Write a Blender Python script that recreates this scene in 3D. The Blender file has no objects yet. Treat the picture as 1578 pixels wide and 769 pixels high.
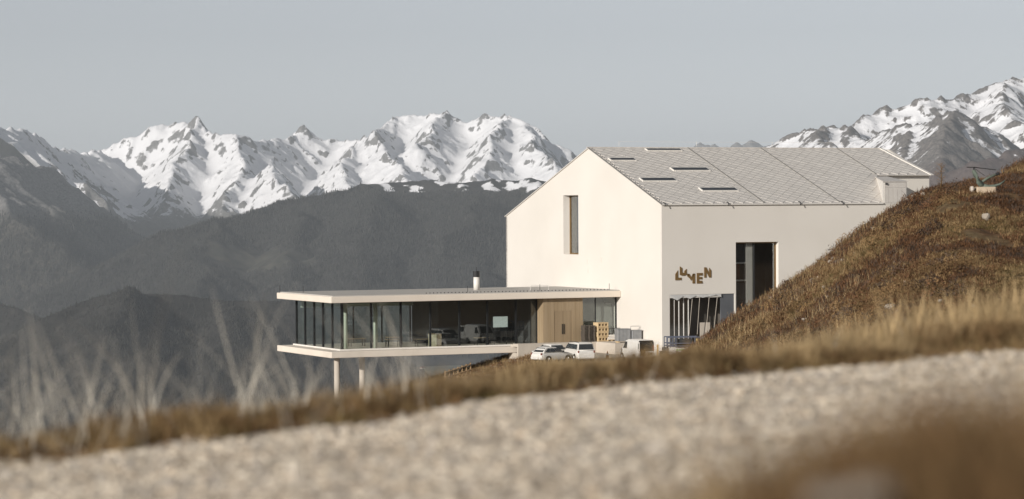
import bpy, bmesh, math, random
import numpy as np
from mathutils import Vector, Matrix
random.seed(7); rng = np.random.default_rng(11)
SC = bpy.context.scene
COL = SC.collection

# ------------------------------------------------------------------ camera
FPX, HORIZON, ROLL = 4290.0, 310.0, 0.0055
PITCH = math.atan((384.5 - HORIZON) / FPX)
cam = bpy.data.cameras.new('camera'); cam_o = bpy.data.objects.new('camera', cam); COL.objects.link(cam_o)
cam.sensor_width = 36.0; cam.lens = FPX / 1578 * 36.0
cam.clip_start = 0.05; cam.clip_end = 120000
cam.dof.use_dof = True; cam.dof.focus_distance = 262; cam.dof.aperture_fstop = 3.5
fw = Vector((0, math.cos(PITCH), -math.sin(PITCH))); r0 = Vector((1, 0, 0)); u0 = Vector((0, math.sin(PITCH), math.cos(PITCH)))
RR = r0 * math.cos(ROLL) - u0 * math.sin(ROLL); UU = r0 * math.sin(ROLL) + u0 * math.cos(ROLL)
cam_o.matrix_world = Matrix(((RR.x, UU.x, -fw.x, 0), (RR.y, UU.y, -fw.y, 0), (RR.z, UU.z, -fw.z, 0), (0, 0, 0, 1)))
SC.camera = cam_o
def at(x, y, Y):
    d = fw + RR * ((x - 789) / FPX) - UU * ((y - 384.5) / FPX)
    return d * (Y / d.y)

# ------------------------------------------------------------------ sky, sun, exposure
SUN_AZ, SUN_EL = math.radians(52), math.radians(17)      # from the left, behind the viewer
to_sun = Vector((-math.cos(SUN_AZ) * math.cos(SUN_EL), -math.sin(SUN_AZ) * math.cos(SUN_EL), math.sin(SUN_EL)))
W = bpy.data.worlds.new('World'); SC.world = W; W.use_nodes = True
wn = W.node_tree; wn.nodes.clear()
sky = wn.nodes.new('ShaderNodeTexSky'); sky.sky_type = 'NISHITA'; sky.sun_disc = False
sky.sun_elevation = SUN_EL; sky.sun_rotation = math.atan2(to_sun.x, to_sun.y)
sky.altitude = 2200; sky.air_density = 1.0; sky.dust_density = 1.2; sky.ozone_density = 1.0
hs = wn.nodes.new('ShaderNodeHueSaturation'); hs.inputs['Saturation'].default_value = 0.16
bg = wn.nodes.new('ShaderNodeBackground'); bg.inputs['Strength'].default_value = 0.064
wo = wn.nodes.new('ShaderNodeOutputWorld')
tn = wn.nodes.new('ShaderNodeMix'); tn.data_type = 'RGBA'; tn.blend_type = 'MULTIPLY'; tn.inputs['Factor'].default_value = 1; tn.inputs[7].default_value = (.97, 1.0, 1.055, 1)
wn.links.new(sky.outputs[0], hs.inputs['Color']); wn.links.new(hs.outputs[0], tn.inputs[6]); wn.links.new(tn.outputs[2], bg.inputs[0]); wn.links.new(bg.outputs[0], wo.inputs[0])
sl = bpy.data.lights.new('sun', 'SUN'); so = bpy.data.objects.new('sun', sl); COL.objects.link(so)
sl.energy = 4.2; sl.angle = math.radians(0.55); sl.color = (1.0, 0.945, 0.872)
so.rotation_euler = to_sun.to_track_quat('Z', 'Y').to_euler()
SC.view_settings.view_transform = 'Standard'; SC.view_settings.look = 'None'
SC.view_settings.exposure = 0.24; SC.view_settings.gamma = 1.0; SC.view_settings.use_curve_mapping = False
SC.cycles.use_denoising = True; SC.cycles.max_bounces = 8; SC.cycles.transparent_max_bounces = 16
SC.cycles.volume_bounces = 0

# ------------------------------------------------------------------ helpers
def lin(r, g, b): return tuple(((c / 255 + 0.055) / 1.055) ** 2.4 if c > 10 else c / 255 / 12.92 for c in (r, g, b)) + (1,)
def mat(name, c1, c2=None, scale=4.0, rough=0.8, bump=0.0, bscale=None, metal=0.0, detail=5.0, spec=0.3, rand=0.0, coord='Object', stretch=None, mid=0.5, wid=0.25):
    m = bpy.data.materials.new(name); m.use_nodes = True; nt = m.node_tree; n = nt.nodes; L = nt.links
    b = n['Principled BSDF']; b.inputs['Roughness'].default_value = rough; b.inputs['Metallic'].default_value = metal
    b.inputs['Specular IOR Level'].default_value = spec
    c1 = tuple(c1)[:3] + (1,); c2 = tuple(c2)[:3] + (1,) if c2 else tuple(x * 0.82 for x in c1[:3]) + (1,)
    tc = n.new('ShaderNodeTexCoord'); src = tc.outputs[coord]
    if stretch:
        mp = n.new('ShaderNodeMapping'); mp.inputs['Scale'].default_value = stretch; L.new(src, mp.inputs[0]); src = mp.outputs[0]
    nz = n.new('ShaderNodeTexNoise'); nz.inputs['Scale'].default_value = scale; nz.inputs['Detail'].default_value = detail; L.new(src, nz.inputs['Vector'])
    cr = n.new('ShaderNodeValToRGB'); cr.color_ramp.elements[0].position = mid - wid; cr.color_ramp.elements[1].position = mid + wid
    cr.color_ramp.elements[0].color = c1; cr.color_ramp.elements[1].color = c2
    L.new(nz.outputs[0], cr.inputs[0]); colour = cr.outputs[0]
    if rand:
        oi = n.new('ShaderNodeObjectInfo'); mr = n.new('ShaderNodeMapRange'); mr.inputs['To Min'].default_value = 1 - rand; mr.inputs['To Max'].default_value = 1 + rand
        L.new(oi.outputs['Random'], mr.inputs['Value']); mx = n.new('ShaderNodeMix'); mx.data_type = 'RGBA'; mx.blend_type = 'MULTIPLY'; mx.inputs['Factor'].default_value = 1
        L.new(colour, mx.inputs[6]); L.new(mr.outputs[0], mx.inputs[7]); colour = mx.outputs[2]
    L.new(colour, b.inputs['Base Color'])
    if bump:
        n2 = n.new('ShaderNodeTexNoise'); n2.inputs['Scale'].default_value = bscale or scale * 6; n2.inputs['Detail'].default_value = 4; L.new(src, n2.inputs['Vector'])
        bp = n.new('ShaderNodeBump'); bp.inputs['Strength'].default_value = bump; bp.inputs['Distance'].default_value = 0.02
        L.new(n2.outputs[0], bp.inputs['Height']); L.new(bp.outputs[0], b.inputs['Normal'])
    return m
def glass(name, tint, refl=0.08, rough=0.01):
    m = bpy.data.materials.new(name); m.use_nodes = True; nt = m.node_tree; n = nt.nodes; L = nt.links; n.remove(n['Principled BSDF'])
    tr = n.new('ShaderNodeBsdfTransparent'); tr.inputs[0].default_value = tuple(tint) + (1,)
    gl = n.new('ShaderNodeBsdfGlossy'); gl.inputs['Roughness'].default_value = rough; gl.inputs[0].default_value = (.9, .93, .95, 1)
    fa = n.new('ShaderNodeLayerWeight'); lw = n.new('ShaderNodeMath'); lw.operation = 'POWER'; lw.inputs[1].default_value = 5; L.new(fa.outputs['Facing'], lw.inputs[0])
    tc = n.new('ShaderNodeTexCoord'); nz = n.new('ShaderNodeTexNoise'); nz.inputs['Scale'].default_value = 0.6; L.new(tc.outputs['Object'], nz.inputs['Vector'])
    bp = n.new('ShaderNodeBump'); bp.inputs['Strength'].default_value = 0.05; bp.inputs['Distance'].default_value = 0.01; L.new(nz.outputs[0], bp.inputs['Height']); L.new(bp.outputs[0], gl.inputs['Normal'])
    mu = n.new('ShaderNodeMath'); mu.operation = 'MULTIPLY_ADD'; mu.inputs[1].default_value = .9; mu.inputs[2].default_value = refl + .03; L.new(lw.outputs[0], mu.inputs[0]); mu.use_clamp = True
    mx = n.new('ShaderNodeMixShader'); L.new(mu.outputs[0], mx.inputs[0]); L.new(tr.outputs[0], mx.inputs[1]); L.new(gl.outputs[0], mx.inputs[2]); L.new(mx.outputs[0], n['Material Output'].inputs[0])
    return m
def tag(o, label=None, cat=None, group=None, kind=None):
    if label: o['label'] = label
    if cat: o['category'] = cat
    if group: o['group'] = group
    if kind: o['kind'] = kind
    return o
def empty(name, loc=(0, 0, 0), rz=0.0):
    o = bpy.data.objects.new(name, None); COL.objects.link(o); o.location = loc; o.rotation_euler = (0, 0, rz); o.empty_display_size = 0.3; return o
def link(name, me, m, parent=None, loc=None, rz=0.0):
    o = bpy.data.objects.new(name, me); COL.objects.link(o)
    if m and not me.materials: me.materials.append(m)
    if parent: o.parent = parent
    if loc: o.location = loc
    if rz: o.rotation_euler = (0, 0, rz)
    return o
def mesh(name, v, f, smooth=False):
    me = bpy.data.meshes.new(name); me.from_pydata([tuple(p) for p in v], [], f); me.update()
    bm = bmesh.new(); bm.from_mesh(me); bmesh.ops.recalc_face_normals(bm, faces=bm.faces); bm.to_mesh(me); bm.free()
    if smooth: me.polygons.foreach_set('use_smooth', [True] * len(me.polygons))
    return me
class MB:
    """collects solids, then becomes one mesh object"""
    def __init__(s): s.v = []; s.f = []
    def box(s, a, b):
        x0, y0, z0 = a; x1, y1, z1 = b; n = len(s.v)
        s.v += [(x0, y0, z0), (x1, y0, z0), (x1, y1, z0), (x0, y1, z0), (x0, y0, z1), (x1, y0, z1), (x1, y1, z1), (x0, y1, z1)]
        s.f += [tuple(n + i for i in q) for q in ((0, 3, 2, 1), (4, 5, 6, 7), (0, 1, 5, 4), (1, 2, 6, 5), (2, 3, 7, 6), (3, 0, 4, 7))]; return s
    def hexa(s, p):        # 8 corners, bottom four then top four
        n = len(s.v); s.v += [tuple(q) for q in p]
        s.f += [tuple(n + i for i in q) for q in ((0, 3, 2, 1), (4, 5, 6, 7), (0, 1, 5, 4), (1, 2, 6, 5), (2, 3, 7, 6), (3, 0, 4, 7))]; return s
    def tube(s, pts, r, k=8, r2=None):
        pts = [Vector(p) for p in pts]; rings = []
        for i, p in enumerate(pts):
            d = (pts[min(i + 1, len(pts) - 1)] - pts[max(i - 1, 0)]).normalized()
            a = d.orthogonal().normalized() if abs(d.z) < 0.9 else d.cross(Vector((0, 1, 0))).normalized(); b = d.cross(a)
            rr = r if r2 is None else r + (r2 - r) * i / max(1, len(pts) - 1)
            rings.append(len(s.v)); s.v += [tuple(p + (a * math.cos(2 * math.pi * j / k) + b * math.sin(2 * math.pi * j / k)) * rr) for j in range(k)]
        for i in range(len(pts) - 1):
            A, B = rings[i], rings[i + 1]; s.f += [(A + j, A + (j + 1) % k, B + (j + 1) % k, B + j) for j in range(k)]
        s.f.append(tuple(rings[0] + j for j in range(k))[::-1]); s.f.append(tuple(rings[-1] + j for j in range(k))); return s
    def prism(s, poly, axis, lo, hi):   # poly of 2d points extruded along axis (0 x, 1 y, 2 z)
        n = len(s.v); k = len(poly)
        for h in (lo, hi):
            for p in poly: q = list(p); q.insert(axis, h); s.v.append(tuple(q))
        s.f.append(tuple(range(n, n + k))[::-1]); s.f.append(tuple(range(n + k, n + 2 * k)))
        s.f += [(n + i, n + (i + 1) % k, n + k + (i + 1) % k, n + k + i) for i in range(k)]; return s
    def loft(s, rings):
        n = len(s.v); k = len(rings[0])
        for r in rings: s.v += [tuple(p) for p in r]
        for i in range(len(rings) - 1):
            s.f += [(n + i * k + j, n + i * k + (j + 1) % k, n + (i + 1) * k + (j + 1) % k, n + (i + 1) * k + j) for j in range(k)]
        s.f.append(tuple(n + j for j in range(k))[::-1]); s.f.append(tuple(n + (len(rings) - 1) * k + j for j in range(k))); return s
    def build(s, name, m, parent=None, loc=None, rz=0.0, smooth=False, bevel=0.0):
        me = mesh(name, s.v, s.f, smooth)
        if bevel:
            bm = bmesh.new(); bm.from_mesh(me); bmesh.ops.bevel(bm, geom=[e for e in bm.edges if e.calc_face_angle(0) > 0.5], offset=bevel, segments=1, affect='EDGES'); bm.to_mesh(me); bm.free()
        return link(name, me, m, parent, loc, rz)
def box(name, a, b, m, parent=None, bevel=0.0): return MB().box(a, b).build(name, m, parent, bevel=bevel)

# smooth lattice noise for numpy
def noise2(X, Y, seed=0):
    xi = np.floor(X).astype(np.int64); yi = np.floor(Y).astype(np.int64); fx = X - xi; fy = Y - yi
    fx = fx * fx * fx * (fx * (fx * 6 - 15) + 10); fy = fy * fy * fy * (fy * (fy * 6 - 15) + 10)
    def h(a, b):
        n = (a * 374761393 + b * 668265263 + seed * 974634777) & 0xFFFFFFFF
        n = ((n ^ (n >> 13)) * 1274126177) & 0xFFFFFFFF; return ((n ^ (n >> 16)) & 0xFFFF) / 32767.5 - 1.0
    return (h(xi, yi) * (1 - fx) + h(xi + 1, yi) * fx) * (1 - fy) + (h(xi, yi + 1) * (1 - fx) + h(xi + 1, yi + 1) * fx) * fy
def fbm(X, Y, oct=5, seed=0, gain=0.5, ridged=False):
    t = np.zeros_like(X, dtype=float); a = 1.0
    for o in range(oct):
        n = noise2(X * 2 ** o + 17.3 * o, Y * 2 ** o - 9.1 * o, seed + o); t += a * ((1 - np.abs(n)) * 2 - 1 if ridged else n); a *= gain
    return t
def grid_mesh(name, X, Y, Z, attrs=None, smooth=True):
    nj, ni = X.shape; me = bpy.data.meshes.new(name)
    co = np.stack([X, Y, Z], -1).reshape(-1, 3).astype(np.float32); idx = np.arange(nj * ni).reshape(nj, ni)
    q = np.stack([idx[:-1, :-1], idx[:-1, 1:], idx[1:, 1:], idx[1:, :-1]], -1).reshape(-1, 4).astype(np.int32)
    me.vertices.add(len(co)); me.vertices.foreach_set('co', co.ravel())
    me.loops.add(q.size); me.loops.foreach_set('vertex_index', q.ravel()); me.polygons.add(len(q)); me.polygons.foreach_set('loop_start', np.arange(0, q.size, 4, dtype=np.int32))
    me.update(calc_edges=True)
    if smooth: me.polygons.foreach_set('use_smooth', np.ones(len(q), bool))
    for k, a in (attrs or {}).items():
        at_ = me.attributes.new(k, 'FLOAT', 'POINT'); at_.data.foreach_set('value', np.clip(a, -9, 9).ravel().astype(np.float32))
    return me
def scatter(name, pos, scl, protos, rz=None, tilt=None, seed=0):
    """points carrying copies of the prototype meshes"""
    r = np.random.default_rng(seed); n = len(pos)
    me = bpy.data.meshes.new(name); me.vertices.add(n); me.vertices.foreach_set('co', np.asarray(pos, np.float32).ravel())
    rot = np.zeros((n, 3), np.float32); rot[:, 2] = r.uniform(0, 6.283, n) if rz is None else rz
    if tilt: rot[:, :2] = r.normal(0, tilt, (n, 2))
    a = me.attributes.new('rot', 'FLOAT_VECTOR', 'POINT'); a.data.foreach_set('vector', rot.ravel())
    sc = np.asarray(scl, np.float32); sc = np.repeat(sc[:, None], 3, 1) if sc.ndim == 1 else sc
    a = me.attributes.new('scl', 'FLOAT_VECTOR', 'POINT'); a.data.foreach_set('vector', np.ascontiguousarray(sc).ravel())
    a = me.attributes.new('pick', 'INT', 'POINT'); a.data.foreach_set('value', r.integers(0, len(protos), n).astype(np.int32))
    o = bpy.data.objects.new(name, me); COL.objects.link(o)
    ng = bpy.data.node_groups.new(name + '_nodes', 'GeometryNodeTree')
    ng.interface.new_socket('Geometry', in_out='INPUT', socket_type='NodeSocketGeometry'); ng.interface.new_socket('Geometry', in_out='OUTPUT', socket_type='NodeSocketGeometry')
    N = ng.nodes; gi = N.new('NodeGroupInput'); go = N.new('NodeGroupOutput'); ip = N.new('GeometryNodeInstanceOnPoints')
    j = N.new('GeometryNodeGeometryToInstance')
    for p in protos[::-1]:
        po = bpy.data.objects.new(name + '_source', p); oi = N.new('GeometryNodeObjectInfo'); oi.inputs['Object'].default_value = po; oi.inputs['As Instance'].default_value = True
        ng.links.new(oi.outputs['Geometry'], j.inputs[0])
    def attr(nm, t):
        x = N.new('GeometryNodeInputNamedAttribute'); x.data_type = t; x.inputs[0].default_value = nm; return [s for s in x.outputs if s.enabled and s.name == 'Attribute'][0]
    jj = N.new('GeometryNodeJoinGeometry')
    N.remove(j)
    for nd in [x for x in N if x.bl_idname == 'GeometryNodeObjectInfo']: ng.links.new(nd.outputs['Geometry'], jj.inputs[0])
    ng.links.new(gi.outputs[0], ip.inputs['Points']); ng.links.new(jj.outputs[0], ip.inputs['Instance']); ip.inputs['Pick Instance'].default_value = True
    ng.links.new(attr('pick', 'INT'), ip.inputs['Instance Index']); ng.links.new(attr('rot', 'FLOAT_VECTOR'), ip.inputs['Rotation']); ng.links.new(attr('scl', 'FLOAT_VECTOR'), ip.inputs['Scale'])
    ng.links.new(ip.outputs[0], go.inputs[0])
    md = o.modifiers.new('scatter', 'NODES'); md.node_group = ng
    return o

# ================================================================== LARGE STRUCTURE: mountains
def range_field(x0, x1, y0, y1, step, ridges, k=0.8, floor=-700, spur=(260, 900), seed=1, warp=90, amp=1.0, levels=2, spurdrop=(0.42, 0.62), nz=(140, 34), fill=0):
    r = random.Random(seed); xs = np.arange(x0, x1 + step, step); ys = np.arange(y0, y1 + step, step); X, Y = np.meshgrid(xs, ys)
    XW = X + warp * fbm(X / 700, Y / 700, 4, seed + 50); YW = Y + warp * fbm(X / 700 + 31, Y / 700, 4, seed + 60)
    H = np.full(X.shape, float(floor)); segs = []
    def add(poly, kk): segs.extend([(poly[i], poly[i + 1], kk) for i in range(len(poly) - 1)])
    def grow(poly, lev, spacing, length):
        acc = r.uniform(0, spacing)
        for i in range(len(poly) - 1):
            a, b = Vector(poly[i]), Vector(poly[i + 1]); d = (b - a); L = d.xy.length
            if L < 1: continue
            while acc < L:
                p = a + d * (acc / L); t = d.xy.normalized(); acc += spacing * r.uniform(0.55, 1.5)
                for sgn in (-1, 1):
                    if r.random() < 0.18: continue
                    dn = Vector((-t.y, t.x)) * sgn + t * (r.uniform(-.5, .5) + (-0.5 if d.z > 0 else 0.5) * (lev > 0)); dn.normalize()
                    ln = length * r.uniform(0.5, 1.25); q = Vector(p); q.z -= 6; out = [q.copy()]; m = 4
                    for s in range(m):
                        ang = r.uniform(-.35, .35); dn = Vector((dn.x * math.cos(ang) - dn.y * math.sin(ang), dn.x * math.sin(ang) + dn.y * math.cos(ang)))
                        drop = r.uniform(*spurdrop) * (1.25 - 0.3 * s / m)
                        q = q + Vector((dn.x, dn.y, -drop)) * (ln / m); out.append(q.copy())
                    add(out, k * (1.1 if lev == 0 else 1.25))
                    if lev + 1 < levels: grow(out, lev + 1, spacing * 0.5, length * 0.36)
            acc -= L
    for poly in ridges:
        poly = [Vector(p) for p in poly]
        fine = [poly[0]]
        for i in range(len(poly) - 1):        # break long edges so that crests are not ruled straight
            n = max(1, int((poly[i + 1] - poly[i]).length / (spur[0] * 0.5)))
            for s in range(1, n + 1):
                p = poly[i].lerp(poly[i + 1], s / n)
                if s < n: p = p + Vector((r.uniform(-1, 1) * 12, r.uniform(-1, 1) * 30, r.uniform(-1, 1) * 5)) * amp
                fine.append(p)
        add(fine, k); grow(fine, 0, *spur)
    for a, b, kk in segs:
        zt = max(a.z, b.z); reach = min((zt - floor) / kk, 1500) + warp * 2
        i0 = max(0, int((min(a.x, b.x) - reach - x0) / step)); i1 = min(len(xs), int((max(a.x, b.x) + reach - x0) / step) + 1)
        j0 = max(0, int((min(a.y, b.y) - reach - y0) / step)); j1 = min(len(ys), int((max(a.y, b.y) + reach - y0) / step) + 1)
        if i1 <= i0 or j1 <= j0: continue
        px = XW[j0:j1, i0:i1] - a.x; py = YW[j0:j1, i0:i1] - a.y; dx, dy = b.x - a.x, b.y - a.y; LL = dx * dx + dy * dy + 1e-6
        t = np.clip((px * dx + py * dy) / LL, 0, 1); dist = np.hypot(px - t * dx, py - t * dy)
        np.maximum(H[j0:j1, i0:i1], a.z + (b.z - a.z) * t - kk * dist, out=H[j0:j1, i0:i1])
    H += amp * nz[1] * fbm(X / nz[0], Y / nz[0], 4, seed + 5, ridged=True) * np.clip((H - floor) / 250, 0.1, 1) * 0.5
    if fill:                                  # snow drifts into the hollows and leaves the ribs sharp
        S_ = H.copy()
        for _ in range(fill): S_[1:-1, 1:-1] = (S_[:-2, 1:-1] + S_[2:, 1:-1] + S_[1:-1, :-2] + S_[1:-1, 2:]) / 4
        H = np.maximum(H, S_ - 3)
    gy, gx = np.gradient(H, step); slope = np.hypot(gx, gy)
    K = H.copy()
    for _ in range(6): K[1:-1, 1:-1] = (K[:-2, 1:-1] + K[2:, 1:-1] + K[1:-1, :-2] + K[1:-1, 2:]) / 4
    return X, Y, H, slope, H - K
def rock_snow(name, rock1, rock2, nscale, snow=(0.80, 0.80, 0.82), low=None, bumpd=6.0):
    """snow lies where the 'snow' attribute says so, broken up by noise; 'low' ground cover where 'veg' says so"""
    m = bpy.data.materials.new(name); m.use_nodes = True; nt = m.node_tree; n = nt.nodes; L = nt.links; b = n['Principled BSDF']; b.inputs['Roughness'].default_value = 0.9; b.inputs['Specular IOR Level'].default_value = 0.1
    tc = n.new('ShaderNodeTexCoord'); nz = n.new('ShaderNodeTexNoise'); nz.inputs['Scale'].default_value = nscale; nz.inputs['Detail'].default_value = 10; nz.inputs['Roughness'].default_value = 0.78; L.new(tc.outputs['Object'], nz.inputs['Vector'])
    a = n.new('ShaderNodeAttribute'); a.attribute_name = 'snow'
    s = n.new('ShaderNodeMath'); s.operation = 'MULTIPLY_ADD'; s.inputs[1].default_value = 2.6; L.new(nz.outputs[0], s.inputs[0]); L.new(a.outputs['Fac'], s.inputs[2])
    cr = n.new('ShaderNodeValToRGB'); cr.color_ramp.elements[0].position = 0.42; cr.color_ramp.elements[1].position = 0.54
    d5 = n.new('ShaderNodeMath'); d5.operation = 'MULTIPLY_ADD'; d5.inputs[1].default_value = 0.5; d5.inputs[2].default_value = -0.15; L.new(s.outputs[0], d5.inputs[0]); L.new(d5.outputs[0], cr.inputs[0])
    rk = n.new('ShaderNodeValToRGB'); rk.color_ramp.elements[0].color = rock1; rk.color_ramp.elements[1].color = rock2; rk.color_ramp.elements[0].position = .35; rk.color_ramp.elements[1].position = .65
    n2 = n.new('ShaderNodeTexNoise'); n2.inputs['Scale'].default_value = nscale * 2.3; n2.inputs['Detail'].default_value = 8; L.new(tc.outputs['Object'], n2.inputs['Vector']); L.new(n2.outputs[0], rk.inputs[0])
    base = rk.outputs[0]
    if low:
        va = n.new('ShaderNodeAttribute'); va.attribute_name = 'veg'; lr = n.new('ShaderNodeValToRGB'); lr.color_ramp.elements[0].color = low[0]; lr.color_ramp.elements[1].color = low[1]; L.new(nz.outputs[0], lr.inputs[0])
        lr.color_ramp.elements[0].position = .38; lr.color_ramp.elements[1].position = .62
        mv = n.new('ShaderNodeMix'); mv.data_type = 'RGBA'; L.new(va.outputs['Fac'], mv.inputs['Factor']); L.new(base, mv.inputs[6]); L.new(lr.outputs[0], mv.inputs[7]); base = mv.outputs[2]
    mx = n.new('ShaderNodeMix'); mx.data_type = 'RGBA'; L.new(cr.outputs[0], mx.inputs['Factor']); L.new(base, mx.inputs[6]); mx.inputs[7].default_value = snow + (1,)
    L.new(mx.outputs[2], b.inputs['Base Color'])
    bp = n.new('ShaderNodeBump'); bp.inputs['Strength'].default_value = 0.55; bp.inputs['Distance'].default_value = bumpd; L.new(n2.outputs[0], bp.inputs['Height']); L.new(bp.outputs[0], b.inputs['Normal'])
    return m
def px(*pts): return [at(a, b, d * 1000.0) for a, b, d in pts]
sat = lambda v: np.clip(v, 0, 1)

# the snowy main range
main = [
    px((-160, 120, 15.5), (-60, 165, 16.5), (0, 187, 17.3), (40, 208, 18.2), (90, 229, 19.2), (130, 237, 20.2), (165, 233, 21), (190, 223, 21), (225, 211, 21), (262, 194, 21), (285, 196, 21), (308, 182, 20.8)),
    px((308, 182, 20.8), (320, 194, 20.7), (335, 206, 20.5), (365, 209, 20.2), (395, 220, 20.4), (425, 215, 20.8), (446, 209, 21), (460, 195, 21.1), (475, 213, 21.1), (510, 217, 21.2), (545, 215, 21), (577, 205, 20.7)),
    px((577, 205, 20.7), (592, 191, 21.2), (612, 182, 21.4), (650, 177, 21.4), (690, 174, 21.3), (718, 187, 21.3), (745, 178, 21.2), (775, 176, 21), (802, 189, 20.8), (832, 206, 20.7), (862, 226, 20.6), (892, 236, 20.6), (950, 262, 20.7), (1080, 300, 21)),
    px((365, 209, 20.2), (371, 245, 19.7), (366, 285, 19.2), (350, 330, 18.5)),
    px((308, 182, 20.8), (290, 225, 20.1), (262, 275, 19.4), (255, 320, 18.8)),
    px((577, 205, 20.7), (598, 235, 20.1), (620, 262, 19.6), (650, 290, 19.0)),
    px((545, 215, 21), (530, 245, 20.2), (548, 285, 19.3)),
    px((775, 176, 21), (768, 205, 20.4), (742, 240, 19.8), (730, 275, 19.2)),
    px((802, 189, 20.8), (822, 225, 20.0), (845, 265, 19.2)),
    px((690, 174, 21.3), (668, 205, 20.7), (640, 225, 20.3)),
    px((420, 252, 19.4), (440, 275, 19.0), (470, 310, 18.4)),
]
Xg, Yg, H, slope, curv = range_field(-5200, 2200, 16800, 22300, 13, main, k=.92, seed=3, spur=(380, 900), levels=3, spurdrop=(.52, .78), fill=22)
snow = 0.86 + 1.0 * sat((H + 230) / 420) - 1.3 * sat((slope - 0.93) / 0.5) - curv * 0.035 + 0.25 * fbm(Xg / 420, Yg / 420, 3, 77) - 1.9 * sat((-30 - H) / 260) + .5 * sat((-2500 - Xg) / 500)
M_main = rock_snow('rock_snow_main', (.10, .098, .097, 1), (.24, .232, .224, 1), 0.036, low=((.03, .03, .026, 1), (.07, .062, .05, 1)))
tag(link('mountain_range', grid_mesh('mountain_range', Xg, Yg, H, {'snow': snow - 1.0, 'veg': sat((-60 - H) / 130 + 0.3 * fbm(Xg / 200, Yg / 200, 3, 5))}), M_main),
    'snow covered main range of peaks with a broad summit massif', 'mountains', kind='structure')

# the sunlit shoulder at the far left, lower and nearer
left = [px((-140, 222, 13.6), (-60, 236, 14), (0, 246, 14.3), (45, 262, 14.6), (72, 263, 14.8), (98, 284, 15), (130, 312, 15.1), (155, 340, 15.1), (185, 372, 15.2)),
        px((45, 262, 14.6), (60, 310, 14.0), (110, 360, 13.3)), px((-20, 243, 14.2), (0, 300, 13.5), (30, 350, 12.8), (90, 410, 12.2))]
Xg, Yg, H, slope, curv = range_field(-3900, -1300, 11400, 16000, 14, left, k=0.68, seed=8, spur=(260, 700), floor=-900)
snow = 0.9 * sat((H - 40) / 130) - 0.9 * sat((slope - 0.7) / 0.5) + 0.4 * fbm(Xg / 300, Yg / 300, 3, 70) - 0.5 - 1.5 * sat((60 - H) / 120)
veg_left = sat((40 - H) / 160 + 0.25 * fbm(Xg / 160, Yg / 160, 3, 6))
o_left = tag(link('mountain_shoulder', grid_mesh('mountain_shoulder', Xg, Yg, H, {'snow': snow - 1.0, 'veg': veg_left, 'forest': sat((-40 - H) / 120)}), M_main),
    'rocky shoulder with sunlit snow on its crest, forest below', 'mountains', kind='structure')
LEFT = (Xg, Yg, H)

# the right hand range behind the hill
right = [
    px((1150, 240, 14), (1180, 229, 14), (1200, 216, 14), (1225, 204, 14), (1260, 194, 13.8), (1280, 190, 13.8), (1300, 194, 13.8), (1320, 190, 13.8), (1340, 180, 13.9), (1365, 166, 14), (1385, 169, 14), (1400, 163, 14), (1440, 152, 14), (1465, 154, 14.1), (1490, 152, 14.2), (1520, 138, 14.3), (1545, 128, 14.4), (1578, 123, 14.5), (1640, 100, 14.8), (1760, 90, 15)),
    px((1300, 194, 13.8), (1345, 212, 13.2), (1410, 192, 12.6), (1480, 176, 12.2), (1515, 190, 12.5)),
    px((1480, 176, 12.2), (1460, 215, 11.6), (1440, 280, 10.9)), px((1410, 192, 12.6), (1400, 240, 11.8), (1405, 290, 11.2)),
    px((1545, 128, 14.4), (1556, 175, 13.5), (1590, 205, 12.9)), px((1260, 194, 13.8), (1290, 230, 13)),
    px((1300, 330, 10.4), (1400, 295, 10.5), (1462, 268, 10.6), (1500, 251, 10.6), (1540, 241, 10.7), (1578, 234, 10.8), (1660, 210, 11)),
]
Xg, Yg, H, slope, curv = range_field(800, 3900, 9600, 16200, 12, right, k=0.76, seed=21, spur=(230, 620), warp=60, levels=3, fill=10)
near_r = sat((12900 - Yg) / 900)
snow = 1.4 - 1.0 * sat((slope - 0.8) / 0.55) - curv * 0.06 + 0.3 * fbm(Xg / 260, Yg / 260, 3, 31) - 0.55 * near_r - 1.6 * sat((170 - H) / 200) * near_r
M_right = rock_snow('rock_snow_right', (.085, .076, .072, 1), (.19, .172, .158, 1), 0.035, low=((.07, .05, .045, 1), (.11, .085, .075, 1)))
tag(link('mountain_range', grid_mesh('mountain_range', Xg, Yg, H, {'snow': snow - 1.0, 'veg': sat((11300 - Yg) / 300)}), M_right),
    'streaky brown and white range rising behind the heather hill', 'mountains', kind='structure')
# small far peaks over the roof ridge
far = [px((1000, 250, 30), (1040, 238, 30), (1066, 227, 30), (1076, 220, 30), (1098, 222, 30), (1108, 228, 30), (1125, 230, 30), (1138, 220, 30), (1144, 228, 30), (1160, 217, 30), (1180, 226, 30), (1230, 230, 30.5), (1300, 250, 31))]
Xg, Yg, H, slope, curv = range_field(1000, 4400, 28600, 31600, 26, far, k=0.8, seed=4, spur=(300, 800), warp=50, floor=-400)
tag(link('mountain_peaks', grid_mesh('mountain_peaks', Xg, Yg, H, {'snow': 0.75 - 1.1 * sat((slope - 0.7) / 0.6) - 1.0, 'veg': H * 0}), M_main), 'row of tiny far peaks just above the roof ridge', 'mountains', kind='structure')

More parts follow.
